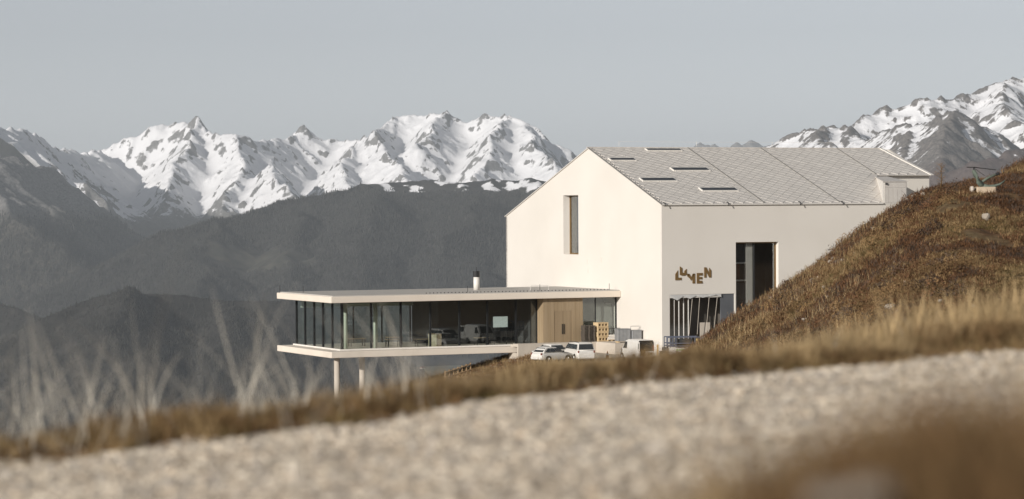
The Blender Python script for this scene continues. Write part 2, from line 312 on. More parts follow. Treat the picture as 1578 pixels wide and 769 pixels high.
# forested ridges in the middle distance
mid = [
    px((20, 500, 11.2), (80, 472, 11.3), (130, 436, 11.4), (180, 396, 11.6), (250, 357, 11.8), (320, 338, 12), (440, 314, 12.3), (520, 297, 12.4), (590, 285, 12.5), (640, 281, 12.6), (700, 277, 12.6), (740, 279, 12.6), (850, 277, 12.7), (900, 282, 12.7), (1000, 300, 12.8), (1150, 320, 13)),
    px((440, 314, 12.3), (470, 380, 11.4), (480, 450, 10.5)), px((590, 285, 12.5), (560, 345, 11.6), (590, 430, 10.7)), px((740, 279, 12.6), (735, 350, 11.6), (690, 440, 10.7)),
    px((320, 338, 12), (330, 400, 11.1), (300, 470, 10.2)), px((870, 279, 12.7), (850, 360, 11.6), (800, 450, 10.8)),
]
Xg, Yg, H, slope, curv = range_field(-3000, 1600, 8900, 13400, 15, mid, k=0.5, seed=14, spur=(420, 900), spurdrop=(.3, .45), warp=110, floor=-640, nz=(200, 16))
crestsnow = sat((H - 0) / 60) * sat((Xg + 900) / 400)
M_mid = rock_snow('forest_slope', (.035, .035, .028, 1), (.075, .07, .055, 1), 0.01, low=((.024, .024, .022, 1), (.055, .052, .047, 1)), bumpd=3)
clear = sat(fbm(Xg / 520, Yg / 520, 3, 91) * 1.6 - 0.75) * sat((H + 420) / 120)
tag(link('forested_mountain', grid_mesh('forested_mountain', Xg, Yg, H, {'snow': -1.55 + 1.25 * crestsnow + 1.1 * fbm(Xg / 55, Yg / 40, 3, 9) * crestsnow, 'veg': sat(1 - clear)}), M_mid),
    'long dark forested ridge with a dusting of snow along its top', 'mountains', kind='structure')
MID = (Xg, Yg, H, clear, crestsnow)
near = [
    px((40, 492, 6.9), (100, 463, 7), (163, 442, 7), (195, 455, 7.1), (240, 455, 7.1), (350, 463, 7.2), (425, 464, 7.2), (445, 500, 7.2), (465, 570, 7.2), (480, 660, 7.1)),
    px((163, 442, 7), (190, 520, 6.4), (200, 640, 5.6)), px((340, 463, 7.2), (340, 540, 6.5), (300, 640, 5.7)), px((-150, 425, 8.2), (-60, 445, 8.2), (0, 466, 8.1), (50, 484, 8), (90, 510, 7.8)),
]
Xg, Yg, H, slope, curv = range_field(-2000, 400, 4600, 8900, 14, near, k=0.52, seed=5, spur=(320, 480), spurdrop=(.35, .5), warp=60, floor=-760, nz=(150, 10))
tag(link('forested_hill', grid_mesh('forested_hill', Xg, Yg, H, {'snow': H * 0 - 3, 'veg': H * 0 + 1}), M_mid), 'dark wooded hill at the valley edge', 'hill', kind='structure')
NEAR = (Xg, Yg, H)
v = np.linspace(0, 1, 60); Xg, Yg = np.meshgrid(np.linspace(-30000, 30000, 120), 1500 + 43000 * v ** 1.5)
Zg = -600 - 160 * sat((8200 - Yg) / 2500) + 14 * fbm(Xg / 3000, Yg / 3000, 3, 2)
M_valley = mat('valley_fields', (.05, .055, .035), (.13, .125, .085), scale=0.004, detail=6, rough=1)
tag(link('valley_floor', grid_mesh('valley_floor', Xg, Yg, Zg), M_valley), 'hazy valley floor far below the terrace', 'valley', kind='structure')

# conifer forests that clothe the slopes
def conifer(h=18, seed=0):
    r = random.Random(seed); b = MB(); k = 6
    b.tube([(0, 0, -1), (0, 0, h * .5)], .35, 5)
    for z0, z1, rad in ((h * .1, h * .55, h * .17), (h * .35, h * .8, h * .125), (h * .6, h, h * .08)):
        n = len(b.v); b.v += [(rad * r.uniform(.75, 1.2) * math.cos(6.283 * i / k), rad * r.uniform(.75, 1.2) * math.sin(6.283 * i / k), z0 + r.uniform(-.6, .6)) for i in range(k)] + [(0, 0, z1)]
        b.f += [(n + i, n + (i + 1) % k, n + k) for i in range(k)]
    me = mesh('conifer', b.v, b.f); me.materials.append(M_conifer); return me
M_conifer = mat('conifer_needles', (.018, .0185, .016), (.052, .05, .044), scale=0.05, rough=1, rand=0.65)
CON = [conifer(18, 1), conifer(22, 2), conifer(14, 3)]
def plant_forest(name, F, dens, keep, n, label, seed):
    Xg, Yg, H = F[:3]; r = np.random.default_rng(seed); step = Xg[0, 1] - Xg[0, 0]; nj, ni = Xg.shape
    fi = r.uniform(0, ni - 1.01, n); fj = r.uniform(0, nj - 1.01, n); i = fi.astype(int); j = fj.astype(int); a = fi - i; b = fj - j
    z = (H[j, i] * (1 - a) + H[j, i + 1] * a) * (1 - b) + (H[j + 1, i] * (1 - a) + H[j + 1, i + 1] * a) * b
    x = Xg[0, 0] + fi * step; y = Yg[0, 0] + fj * step
    slope_front = H[np.minimum(j + 4, nj - 1), i] - H[np.maximum(j - 4, 0), i]
    ok = (np.abs(x / y) < 0.215) & (r.random(n) < keep[j, i]) & (slope_front > -8)
    o = scatter(name, np.stack([x, y, z], -1)[ok], r.uniform(.35, .85, ok.sum()) * (Yg.mean() / 10800) ** 1.2, CON, seed=seed)
    tag(o, label, 'forest', kind='stuff'); return o
plant_forest('forest', MID, 1, sat(1 - MID[3] * 1.4) * sat((150 - MID[4] * 150 - (MID[2] - 20)) / 120) * sat((MID[2] + 580) / 30), 600000, 'dense conifer forest on the long middle ridge', 1)
plant_forest('forest', NEAR, 1, NEAR[2] * 0 + 1.0, 200000, 'dark conifer forest covering the near wooded hill', 2)
plant_forest('forest', LEFT, 1, sat((-30 - LEFT[2]) / 150), 200000, 'conifer forest below the rocky shoulder', 3)

# ================================================================== ground
CREST = np.array([(700, 720), (860, 640), (1000, 592), (1060, 550), (1110, 511), (1155, 482), (1200, 458), (1235, 433), (1262, 415), (1300, 387), (1330, 364), (1360, 343), (1396, 323), (1430, 305), (1465, 289), (1500, 279), (1530, 274), (1550, 265), (1578, 253), (1640, 232), (1800, 215), (2400, 200)], float)
CA = (CREST[:, 0] - 789) / FPX; CR = -(CREST[:, 1] - (HORIZON - ROLL * (CREST[:, 0] - 789))) / FPX
def near_plane(x, y): return -0.322 + np.where(x < 0, 0.088 * x, 0.055 * x) - 0.0353 * y
def path_far(x): return 9.0 + 1.0 * x + 0.12 * np.sin(x * 2.1) + .05 * np.sin(x * 7.3 + 1) + .03 * np.sin(x * 17)
def path_near(x): return 2.55 + 0.12 * np.sin(x * 3) - 0.9 * np.clip(-x, -1, 3) * 0.4 + 2.3 * sat((x - .05) / .9) * 0.5
def ground_z(x, y):
    x = np.asarray(x, float); y = np.asarray(y, float); yy = np.maximum(y, 0.5); a = np.clip(x / np.maximum(yy, 6), -.5, .5)
    zn = near_plane(np.clip(x, -8, 8), np.minimum(y, 12))
    e = y - path_far(np.clip(x, -6, 6))                           # metres beyond the gravel's far edge
    zn = zn + 0.035 * sat(e / 0.25) * sat((1.6 - e) / 1.0) * 0.7
    fall = np.clip(e - 0.55 + .12 * np.sin(x * 3.7) * np.cos(x * 1.3), 0, None)
    z_mid_ratio = (near_plane(np.clip(a * 11, -8, 8), 11.0)) / 11.0
    z_slope = zn - 0.13 * fall * sat(fall / 1.0) * np.clip(1.25 - a * 6, .35, 1.3)                      # drops away beyond the verge
    # plateau with the car park, falling off to the valley
    plate = -14.9 - 0.27 * np.clip(2 - x, 0, None) - 0.75 * np.clip(y - 281 - 0.25 * (x - 0), 0, None) * (x < 12) - 0.35 * np.clip(y - 312, 0, None)
    drop = yy * (z_mid_ratio - 0.012) - 1.2
    w = sat((y - 14) / 40); w = w * w * (3 - 2 * w); low = z_slope * (1 - w) + np.minimum(drop, -1.5) * w
    w2 = sat((y - 120) / 105); w2 = w2 * w2 * (3 - 2 * w2); low = low * (1 - w2) + plate * w2
    # heather mound on the right
    rc = np.interp(a, CA, CR); DC = 112 + 18 * np.sin(a * 30); rl = z_mid_ratio - 0.006
    s = sat((y - 40) / (DC - 40)); s = s * s * (3 - 2 * s); mound = yy * (rl + (rc - rl) * s)
    mound = np.where(y > DC, DC * rc - 0.42 * (y - DC) - 0.004 * (y - DC) ** 2, mound)
    wm = sat((y - 26) / 20); mz = low * (1 - wm) + mound * wm
    z = np.where((y > 26), np.maximum(low, mz), low)
    z = z + 0.03 * np.clip(fbm(x * 1.7, y * 1.7, 3, 44), -.8, .7) * sat((e + .05) / .25) * sat((2.5 - e) / 1.0) * (y > 3)
    rough = 0.2 * sat((y - 25) / 30) * sat((200 - y) / 30)
    z = z + rough * (fbm(x / 2.6, y / 4.2, 4, 40) * 0.9 + fbm(x / 9, y / 9, 3, 41) * .9) + 0.012 * fbm(x * 2.2, y * 2.2, 3, 42) * sat((16 - y) / 4)
    z = z + 0.12 * np.exp(-((x - .40) / .27) ** 2 - ((y - 2.1) / .40) ** 2)
    z = np.where(y < 0, z + 0.10 * -y, z)
    return z
av = np.concatenate([-np.geomspace(1.7, .2, 30)[:-1], np.linspace(-.2, .2, 420), np.geomspace(.2, 1.7, 30)[1:]])
yv = np.concatenate([-np.geomspace(200, 1, 25), np.linspace(0, 14, 160)[:-1], np.geomspace(14, 210, 330)[:-1], np.linspace(210, 420, 130)])
AG, YG = np.meshgrid(av, yv); XG = AG * np.sqrt(YG ** 2 + 9)
ZG = ground_z(XG, YG)
ee = YG - path_far(np.clip(XG, -6, 6)); wob = 0.25 * fbm(XG * 1.3, YG * 1.3, 3, 8)
gravelm = sat((-ee + wob * .5) / .12) * sat((YG - path_near(XG) + wob) / .25) * (YG > 0)
lot = sat((YG - 228) / 10) * sat((XG + 8) / 6) * sat((300 - YG) / 5)
M_ground = bpy.data.materials.new('alpine_ground'); M_ground.use_nodes = True
def ground_mat(m):
    nt = m.node_tree; n = nt.nodes; L = nt.links; b = n['Principled BSDF']; b.inputs['Roughness'].default_value = 0.95; b.inputs['Specular IOR Level'].default_value = 0.1
    tc = n.new('ShaderNodeTexCoord')
    def nz(sc, d=6): x = n.new('ShaderNodeTexNoise'); x.inputs['Scale'].default_value = sc; x.inputs['Detail'].default_value = d; L.new(tc.outputs['Object'], x.inputs['Vector']); return x.outputs[0]
    def ramp(src, stops):
        r = n.new('ShaderNodeValToRGB'); e = r.color_ramp.elements
        while len(e) < len(stops): e.new(.5)
        for q, (p, c) in zip(e, stops): q.position = p; q.color = tuple(c) + (1,)
        L.new(src, r.inputs[0]); return r.outputs[0]
    def mix(f, c1, c2): x = n.new('ShaderNodeMix'); x.data_type = 'RGBA'; L.new(f, x.inputs['Factor']); L.new(c1, x.inputs[6]); L.new(c2, x.inputs[7]); return x.outputs[2]
    def attr(k): x = n.new('ShaderNodeAttribute'); x.attribute_name = k; return x.outputs['Fac']
    heath = mix(ramp(nz(.9), [(.42, (0, 0, 0)), (.62, (1, 1, 1))]), ramp(nz(3.5), [(.3, (.06, .036, .02)), (.55, (.13, .072, .038)), (.75, (.19, .115, .06))]), ramp(nz(5), [(.3, (.09, .065, .035)), (.7, (.2, .145, .08))]))
    grav = ramp(nz(38, 3), [(.3, (.44, .375, .30)), (.5, (.52, .445, .355)), (.72, (.60, .53, .435))]); gp_ = ramp(nz(1.1, 4), [(.35, (.84, .80, .76)), (.65, (1.0, 1.0, 1.0))])
    gm = n.new('ShaderNodeMix'); gm.data_type = 'RGBA'; gm.blend_type = 'MULTIPLY'; gm.inputs['Factor'].default_value = 1; L.new(grav, gm.inputs[6]); L.new(gp_, gm.inputs[7]); grav = gm.outputs[2]
    park = ramp(nz(1.5), [(.3, (.34, .31, .265)), (.7, (.46, .42, .36))])
    c = mix(attr('lot'), heath, park); c = mix(attr('gravel'), c, grav); L.new(c, b.inputs['Base Color'])
    bp = n.new('ShaderNodeBump'); bp.inputs['Strength'].default_value = .7; bp.inputs['Distance'].default_value = .04; L.new(nz(9), bp.inputs['Height']); L.new(bp.outputs[0], b.inputs['Normal'])
ground_mat(M_ground)
tag(link('ground', grid_mesh('ground', XG, YG, ZG, {'gravel': gravelm, 'lot': lot}), M_ground), 'alpine ground with a gravel path, heather mound and car park', 'ground', kind='structure')
# ================================================================== MUSEUM (local frame: x along the long wall, y along the gable, z up from -15)
TH = math.radians(25); BZ = -15.0
ORG = Vector((14.42, 268.0, BZ)); us = Vector((math.cos(TH), math.sin(TH), 0)); vs = Vector((-math.sin(TH), math.cos(TH), 0))
def wpos(s, t, z): return ORG + us * s + vs * t + Vector((0, 0, z - BZ))
Z = lambda z: z - BZ
M_plaster = mat('white_plaster', (.70, .66, .605), (.635, .595, .54), scale=.16, rough=.9, bump=.25, bscale=14, detail=8)
M_roof = mat('roof_panel_metal', (.66, .62, .575), (.58, .545, .505), scale=1.2, rough=.55, metal=.15, bump=.1, bscale=20)
M_seam = mat('roof_seam_metal', (.20, .19, .18), (.28, .27, .25), scale=4, rough=.6)
M_white = mat('white_metal', (.74, .71, .66), (.66, .63, .59), scale=1.5, rough=.45)
M_bronze = mat('bronze_metal', (.24, .15, .06), (.17, .105, .042), scale=2, rough=.45, metal=.3)
M_dark = mat('dark_frame', (.02, .02, .021), (.03, .03, .03), scale=3, rough=.4)
M_glass = glass('window_glass', (.90, .925, .915), refl=.04)
M_glassd = glass('dark_glass', (.88, .89, .885), refl=.12)
M_glassr = glass('coated_glass', (.87, .88, .88), refl=.22)
M_int = mat('interior_grey', (.30, .295, .27), (.22, .215, .2), scale=.6, rough=.9)
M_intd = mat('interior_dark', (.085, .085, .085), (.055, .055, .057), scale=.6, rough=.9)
M_timber = mat('oak_cladding', (.34, .26, .17), (.275, .205, .125), scale=3, rough=.6, stretch=(1, 1, .05), bump=.1, bscale=12)
M_conc = mat('fair_concrete', (.55, .49, .42), (.46, .41, .35), scale=.7, rough=.85, bump=.15, bscale=20, detail=8)
M_fascia = mat('restaurant_fascia', (.76, .68, .585), (.70, .62, .53), scale=.35, rough=.8, bump=.1, bscale=8, detail=8)
M_concl = mat('grey_cladding', (.085, .09, .10), (.11, .115, .125), scale=1, rough=.7)

def clip_poly(poly, axis, val, keep_less):
    out = []
    for i in range(len(poly)):
        a, b = poly[i], poly[(i + 1) % len(poly)]; ia = (a[axis] <= val + 1e-9) == keep_less if abs(a[axis] - val) > 1e-9 else True; ib = (b[axis] <= val + 1e-9) == keep_less if abs(b[axis] - val) > 1e-9 else True
        if ia: out.append(a)
        if ia != ib:
            t = (val - a[axis]) / (b[axis] - a[axis]); out.append((a[0] + (b[0] - a[0]) * t, a[1] + (b[1] - a[1]) * t))
    return out
def wall_holes(name, poly, holes, to3, depth, m, parent, jamb=None):
    """flat wall with rectangular openings and their reveals; to3(a, z, d) gives the 3d point d metres inside the face"""
    b = MB(); xs = sorted({p[0] for p in poly} | {h[0] for h in holes} | {h[1] for h in holes}); zs = sorted({p[1] for p in poly} | {h[2] for h in holes} | {h[3] for h in holes})
    for i in range(len(xs) - 1):
        for j in range(len(zs) - 1):
            cx, cz = (xs[i] + xs[i + 1]) / 2, (zs[j] + zs[j + 1]) / 2
            if any(h[0] < cx < h[1] and h[2] < cz < h[3] for h in holes): continue
            q = clip_poly(clip_poly(clip_poly(clip_poly(list(poly), 0, xs[i], False), 0, xs[i + 1], True), 1, zs[j], False), 1, zs[j + 1], True)
            if len(q) >= 3:
                n = len(b.v); b.v += [tuple(to3(p[0], p[1], 0)) for p in q]; b.f.append(tuple(range(n, n + len(q))))
    for h in holes:
        c = [(h[0], h[2]), (h[1], h[2]), (h[1], h[3]), (h[0], h[3])]
        for i in range(4):
            a, d = c[i], c[(i + 1) % 4]; n = len(b.v); b.v += [tuple(to3(a[0], a[1], 0)), tuple(to3(d[0], d[1], 0)), tuple(to3(d[0], d[1], depth)), tuple(to3(a[0], a[1], depth))]; b.f.append((n, n + 1, n + 2, n + 3))
    me = bpy.data.meshes.new(name); me.from_pydata(b.v, [], b.f); me.update()
    bm = bmesh.new(); bm.from_mesh(me); bmesh.ops.remove_doubles(bm, verts=bm.verts, dist=1e-4); bm.to_mesh(me); bm.free()
    return link(name, me, m, parent)

mus = tag(empty('museum_building', ORG, TH), 'large white gabled museum with shingled metal roof and tall windows', 'building')
EV, RT, RZ, LT, LZ, LS = Z(-.42), 15.7, Z(5.3), 35.6, Z(-1.68), 34.7       # eave, ridge offset and height, far eave, length
GW = (18.05, 21.52, Z(-5.5), Z(.57))
wall_holes('gable_wall', [(0, -1), (LT, -1), (LT, LZ), (RT, RZ), (0, EV)], [GW], lambda a, z, d: (d, a, z), .95, M_plaster, mus)
LW = (8.17, 12.97, Z(-13.2), Z(-4.13)); EN = (.84, 8.0, Z(-14.6), Z(-9.12))
wall_holes('long_wall', [(0, -1), (28.2, -1), (28.2, EV), (0, EV)], [LW, EN], lambda a, z, d: (a, d, z), .75, M_plaster, mus)
MB().prism([(0, -1), (LT, -1), (LT, LZ), (RT, RZ), (8.2, Z(2.42)), (8.2, -1)], 0, LS + 1.0, LS + 1.3).build('rear_gable_wall', M_plaster, mus)
box('rear_side_wall', (0, LT - .3, -1), (LS + 1, LT, LZ - .02), M_plaster, mus)
MB().box((28.21, 8.2, -1), (LS + 1.0, 8.5, Z(2.42))).build('recessed_wall', M_plaster, mus)
box('return_wall', (27.95, .35, -1), (28.2, 8.2, EV - .3), M_plaster, mus)
# roof slabs
sl_n = Vector((0, -(RZ - EV), RT)).normalized()
def slope_pt(s, t, up=0.0): return Vector((s, t, EV + (RZ - EV) * t / RT)) + sl_n * up
def slab(name, st, th, m, parent, lo=0.0):
    n = MB(); k = len(st); n.v = [tuple(slope_pt(s, t, lo)) for s, t in st] + [tuple(slope_pt(s, t, lo + th)) for s, t in st]
    n.f = [tuple(range(k))[::-1], tuple(range(k, 2 * k))] + [(i, (i + 1) % k, k + (i + 1) % k, k + i) for i in range(k)]; return n.build(name, m, parent)
roof = slab('roof', [(-.12, -.12), (25.1, -.12), (29.3, 7.75), (LS + 1.35, 7.75), (LS + .1, RT), (-.12, RT)], .08, M_roof, mus, .01)
MB().hexa([(-.12, RT + .01, RZ - .05), (LS + 1.3, RT + .01, RZ - .05), (LS + 1.3, LT + .12, LZ - .02), (-.12, LT + .12, LZ - .02), (-.12, RT + .01, RZ + .06), (LS + .1, RT + .01, RZ + .06), (LS + 1.3, LT + .12, LZ + .07), (-.12, LT + .12, LZ + .07)]).build('rear_roof_slope', M_roof, mus)
# shingles laid on the diagonal
b = MB(); D = .56; qlen = math.hypot(RT, RZ - EV)
for i in range(-30, 80):
    for j in range(-30, 80):
        s = (i + j) * D; q = (i - j) * D + .55; t = q * RT / qlen
        if s < .35 or t < .5 or t > RT - .35 or s > LS - .3 + (RT - t) * .07: continue
        if t < 8.4 and s > 24.4 + t * .54: continue
        if any(abs(s - c) < .5 and False for c in (11.4, 20.05, 29.3)): continue
        e = D * .984; n = len(b.v); tt = lambda dq: dq * RT / qlen; h0 = .105 + random.uniform(0, .006)
        for (a, c, h) in ((0, -e, .02), (e, 0, .009), (0, e, 0), (-e, 0, .009)): b.v.append(tuple(slope_pt(s + a, t + tt(c), h0 + h)))
        for (a, c, h) in ((0, -e, 0), (e, 0, 0), (0, e, 0), (-e, 0, 0)): b.v.append(tuple(slope_pt(s + a, t + tt(c), .092)))
        b.f += [(n, n + 1, n + 2, n + 3), (n, n + 4, n + 5, n + 1), (n + 1, n + 5, n + 6, n + 2), (n + 2, n + 6, n + 7, n + 3), (n + 3, n + 7, n + 4, n)]
me = mesh('shingles', b.v, b.f); tag(link('shingles', me, mat('roof_shingle', (.72, .68, .63), (.63, .595, .55), scale=.8, rough=.5, metal=.2), roof), kind='stuff')
for s in (11.4, 20.05, 29.3): slab('roof_seam', [(s - .07, .1 if s < 25 else 8.0), (s + .07, .1 if s < 25 else 8.0), (s + .07, RT - .1), (s - .07, RT - .1)], .07, M_seam, roof, .095)
slab('verge_trim', [(-.16, -.16), (-.02, -.16), (-.02, RT), (-.16, RT)], .05, M_seam, mus, .085)
slab('verge_trim', [(LS + 1.15, 7.7), (LS + 1.5, 7.7), (LS + .3, RT), (LS - .05, RT)], .08, M_white, mus, .085)
MB().box((-.15, RT - .12, RZ + .07), (LS, RT + .12, RZ + .16)).build('ridge_cap', M_roof, mus)
MB().box((-.05, -.2, EV - .05), (25.0, -.13, EV + .02)).build('gutter', M_white, mus)
bb = MB()
for i in range(34): bb.tube([slope_pt(.18, .4 + i * .45, .08), slope_pt(.18, .4 + i * .45, .2)], .03, 5)
tag(bb.build('snow_guard', M_dark, roof), kind='stuff')
for s in (3.5, 12.5, 21.5, 30): MB().tube([(s, RT, RZ + .28), (s, RT, RZ + .75)], .02, 5).build('ridge_rod', M_white, mus)
MB().tube([(3.5, RT, RZ + .72), (12.5, RT, RZ + .68), (21.5, RT, RZ + .7), (30, RT, RZ + .7)], .012, 4).build('ridge_cable', M_white, mus)
for s, t in ((7.2, .1), (15.3, .1), (20.2, .1), (.2, .05)): MB().tube([slope_pt(s, t, .2), slope_pt(s, t - .3, .25), (s, -.4, EV - .15)], .05, 5).build('eave_bracket', M_dark, mus)
# skylights
for s0, s1, t0_, t1_ in ((-.95 + 1.5, 3.5, 11.75, 12.5), (6.2, 10.3, 14.65, 15.3), (6.1, 10.35, 8.85, 9.75), (1.1, 5.0, 5.95, 6.85), (6.25, 10.4, 3.2, 4.1)):
    fr = MB(); h = .13
    for (a, c, e, d) in ((s0, s1, t0_, t0_ + .1), (s0, s1, t1_ - .1, t1_), (s0, s0 + .12, t0_ + .1, t1_ - .1), (s1 - .12, s1, t0_ + .1, t1_ - .1)):
        fr.hexa([slope_pt(a, e, .08), slope_pt(c, e, .08), slope_pt(c, d, .08), slope_pt(a, d, .08), slope_pt(a, e, .08 + h), slope_pt(c, e, .08 + h), slope_pt(c, d, .08 + h), slope_pt(a, d, .08 + h)])
    k = fr.build('skylight', M_white, roof)
    slab('skylight_pane', [(s0 + .125, t0_ + .105), (s1 - .125, t0_ + .105), (s1 - .125, t1_ - .105), (s0 + .125, t1_ - .105)], .04, mat('skylight_glass', (.035, .04, .045), (.05, .055, .06), scale=2, rough=.35), k, .175)
    for s in np.linspace(s0 + .2, s1 - .2, 3): MB().tube([slope_pt(s, t0_, .18), slope_pt(s, t0_ - .16, .12)], .018, 5).build('bracket', M_white, k)
# dormer at the end of the eave
dm = MB().hexa([(25.05, -.05, EV - .05), (27.85, -.05, EV - .05), (30.6, 8.19, EV), (29.35, 8.19, EV), (25.05, -.05, Z(1.72)), (27.85, -.05, Z(1.72)), (30.6, 8.19, Z(2.3)), (29.35, 8.19, Z(2.3))]).build('dormer', M_white, mus)
slab_d = MB().hexa([(24.95, -.15, Z(1.73)), (27.95, -.15, Z(1.73)), (30.7, 8.19, Z(2.31)), (29.25, 8.19, Z(2.31)), (24.95, -.15, Z(1.8)), (27.95, -.15, Z(1.8)), (30.7, 8.19, Z(2.38)), (29.25, 8.19, Z(2.38))]).build('dormer_roof', M_roof, dm)
for i in range(5): box('panel', (25.2 + i * .52, -.09, EV + .05), (25.68 + i * .52, -.055, Z(1.1)), M_roof, dm)
box('panel', (25.2, -.09, Z(1.15)), (27.76, -.055, Z(1.68)), M_roof, dm)
MB().tube([(25.4, -.15, Z(1.45)), (25.4, -.15, Z(1.62))], .12, 8).build('vent_pipe', M_dark, dm)
# gable window
gw = empty('gable_window'); gw.parent = mus
x = .80; f = .13
for nm, a, c in (('frame_bar', (GW[0], GW[2], 0), (GW[1], GW[2] + f, 0)), ('frame_bar', (GW[0], GW[3] - f, 0), (GW[1], GW[3], 0)), ('frame_bar', (GW[0], GW[2] + f, 0), (GW[0] + f, GW[3] - f, 0)), ('frame_bar', (GW[1] - f, GW[2] + f, 0), (GW[1], GW[3] - f, 0))):
    box(nm, (x - .08, a[0] + .003, a[1] + .003), (x + .1, c[0] - .003, c[1] - .003), M_bronze, gw)
box('pane', (x, GW[0] + f, GW[2] + f), (x + .02, GW[1] - f, GW[3] - f), M_glassr, gw)
# long wall window: two panes in a bronze frame
lw = empty('tall_window'); lw.parent = mus; yy_ = .55
for a, c in (((LW[0], LW[2]), (LW[0] + .12, LW[3])), ((LW[1] - .12, LW[2]), (LW[1], LW[3])), ((LW[0] + .12, LW[3] - .12), (LW[1] - .12, LW[3])), ((10.45, LW[2]), (10.55, LW[3] - .12))):
    box('frame_bar', (a[0] + .003, yy_ - .08, a[1]), (c[0] - .003, yy_ + .1, c[1] - .003), M_dark if a[0] == 10.45 else M_bronze, lw)
for a, c in ((LW[0] + .12, 10.45), (10.55, LW[1] - .12)): box('pane', (a, yy_, LW[2]), (c, yy_ + .02, LW[3] - .12), M_glassd, lw)
for (a, c, nm) in ((Z(-6.1), Z(-4.3), 'blind'), (Z(-11.3), Z(-8.0), 'blind')):  # added blinds imitate dark balcony bands reflected in the left pane
    bl = empty(nm); bl.parent = mus
    for i in range(int((c - a) / .16)): box('reflection_slat', (8.4, .78, a + i * .16), (9.65, .82, a + i * .16 + .11), M_concl, bl)
box('reflection_curtain', (8.4, .9, Z(-8.0)), (9.1, .95, Z(-6.2)), mat('reflection_rust', (.16, .07, .045), (.10, .045, .03), scale=5, rough=.9, stretch=(1, 1, .05)), mus)  # brown curtain added in place of a window mirrored in the glass
for zz in (Z(-6.25), Z(-7.95)): box('interior_beam', (8.3, .7, zz), (9.7, .77, zz + .14), M_white, mus)
box('interior_pillar', (9.72, .68, 0), (10.42, 1.1, Z(-4.2)), M_white, mus)  # pillar added behind the pane for a grey column in the reflection
box('interior_pillar', (12.3, .68, 0), (12.55, .9, Z(-10.0)), M_white, mus)
# rooms seen through the glass
def room(nm, a, c, m):
    r_ = MB(); x0, y0, z0 = a; x1, y1, z1 = c
    for q in (((x0, y0, z0), (x0, y1, z0), (x0, y1, z1), (x0, y0, z1)), ((x1, y0, z0), (x1, y1, z0), (x1, y1, z1), (x1, y0, z1)), ((x0, y1, z0), (x1, y1, z0), (x1, y1, z1), (x0, y1, z1)), ((x0, y0, z0), (x1, y0, z0), (x1, y1, z0), (x0, y1, z0)), ((x0, y0, z1), (x1, y0, z1), (x1, y1, z1), (x0, y1, z1))):
        n = len(r_.v); r_.v += list(q); r_.f.append((n, n + 1, n + 2, n + 3))
    me = bpy.data.meshes.new(nm); me.from_pydata(r_.v, [], r_.f); return link(nm, me, m, mus)
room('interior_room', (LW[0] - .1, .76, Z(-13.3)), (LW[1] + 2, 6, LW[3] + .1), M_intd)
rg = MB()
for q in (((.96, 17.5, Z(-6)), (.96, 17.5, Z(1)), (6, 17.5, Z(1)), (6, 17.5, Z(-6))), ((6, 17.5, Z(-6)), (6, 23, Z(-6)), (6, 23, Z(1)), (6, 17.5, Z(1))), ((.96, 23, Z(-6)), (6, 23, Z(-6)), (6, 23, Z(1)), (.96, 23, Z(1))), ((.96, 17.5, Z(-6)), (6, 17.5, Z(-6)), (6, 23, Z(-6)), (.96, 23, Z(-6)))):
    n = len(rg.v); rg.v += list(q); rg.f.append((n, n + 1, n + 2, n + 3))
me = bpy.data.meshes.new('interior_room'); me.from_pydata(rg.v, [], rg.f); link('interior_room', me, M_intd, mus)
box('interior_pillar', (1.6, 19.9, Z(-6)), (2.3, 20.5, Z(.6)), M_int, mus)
# entrance bay under the letters: glazed bars, header and a dark clad wall
box('entrance_header', (EN[0], .02, EN[3] - .32), (6.5, .35, EN[3] - .02), M_white, mus)
box('entrance_side_panel', (6.55, .1, EN[2]), (EN[1], .3, EN[3] - .003), M_concl, mus)
room('entrance_lobby', (EN[0], .76, EN[2]), (EN[1], 2.6, EN[3] + .1), mat('lobby_plaster', (.20, .18, .155), (.13, .115, .10), scale=.9, rough=.9))
for i in range(5):
    s = .95 + i * .52; box('entrance_mullion', (s + .01, .3, EN[2]), (s + .06, .42, EN[3] - .32), M_white if i else M_dark, mus)
    if i < 4: box('entrance_pane', (s + .07, .35, EN[2]), (s + .52, .37, EN[3] - .33), M_glassd, mus)
box('entrance_door_panel', (4.5, .6, EN[2]), (5.6, .66, Z(-11.9)), M_conc, mus)
for s0, s1 in ((3.0, 3.2), (3.9, 4.0), (4.85, 5.05), (5.7, 5.95)): MB().tube([(s0, .1, EN[2] + 1.6), (s1 + .1, -.05, EN[3] - .35)], .024, 6).build('entrance_prop', M_conc, mus)
sh = MB(); cols_ = 9  # sheeting with a zigzag hem shaped after white reflections in the entrance glass
for i in range(cols_):
    s = .9 + i * .7; sh.v += [(s, -.05, EN[3] - .02), (s, -.06 - .1 * (i % 2), EN[3] - .12 - [.1, .42, .05, .3, .02, .22, .1, .0, .2][i])]
sh.f = [(2 * i, 2 * i + 2, 2 * i + 3, 2 * i + 1) for i in range(cols_ - 1)]
bm_ = bmesh.new(); me = mesh('reflection_sheet', sh.v, sh.f); bm_.from_mesh(me); bmesh.ops.solidify(bm_, geom=bm_.faces, thickness=.02); bm_.to_mesh(me); link('reflection_sheet', me, mat('plastic_sheet', (.55, .54, .52), (.42, .42, .41), scale=4, rough=.35), mus)
# plaster fixings left on the gable
for t, z in ((15.8, Z(-7.3)), (16.0, Z(-6.4)), (12.9, Z(-6.2))): MB().box((-.03, t, z), (.0, t + .25, z + .5)).build('wall_patch', mat('patch_plaster', (.62, .58, .53), (.7, .66, .6), scale=6), mus)

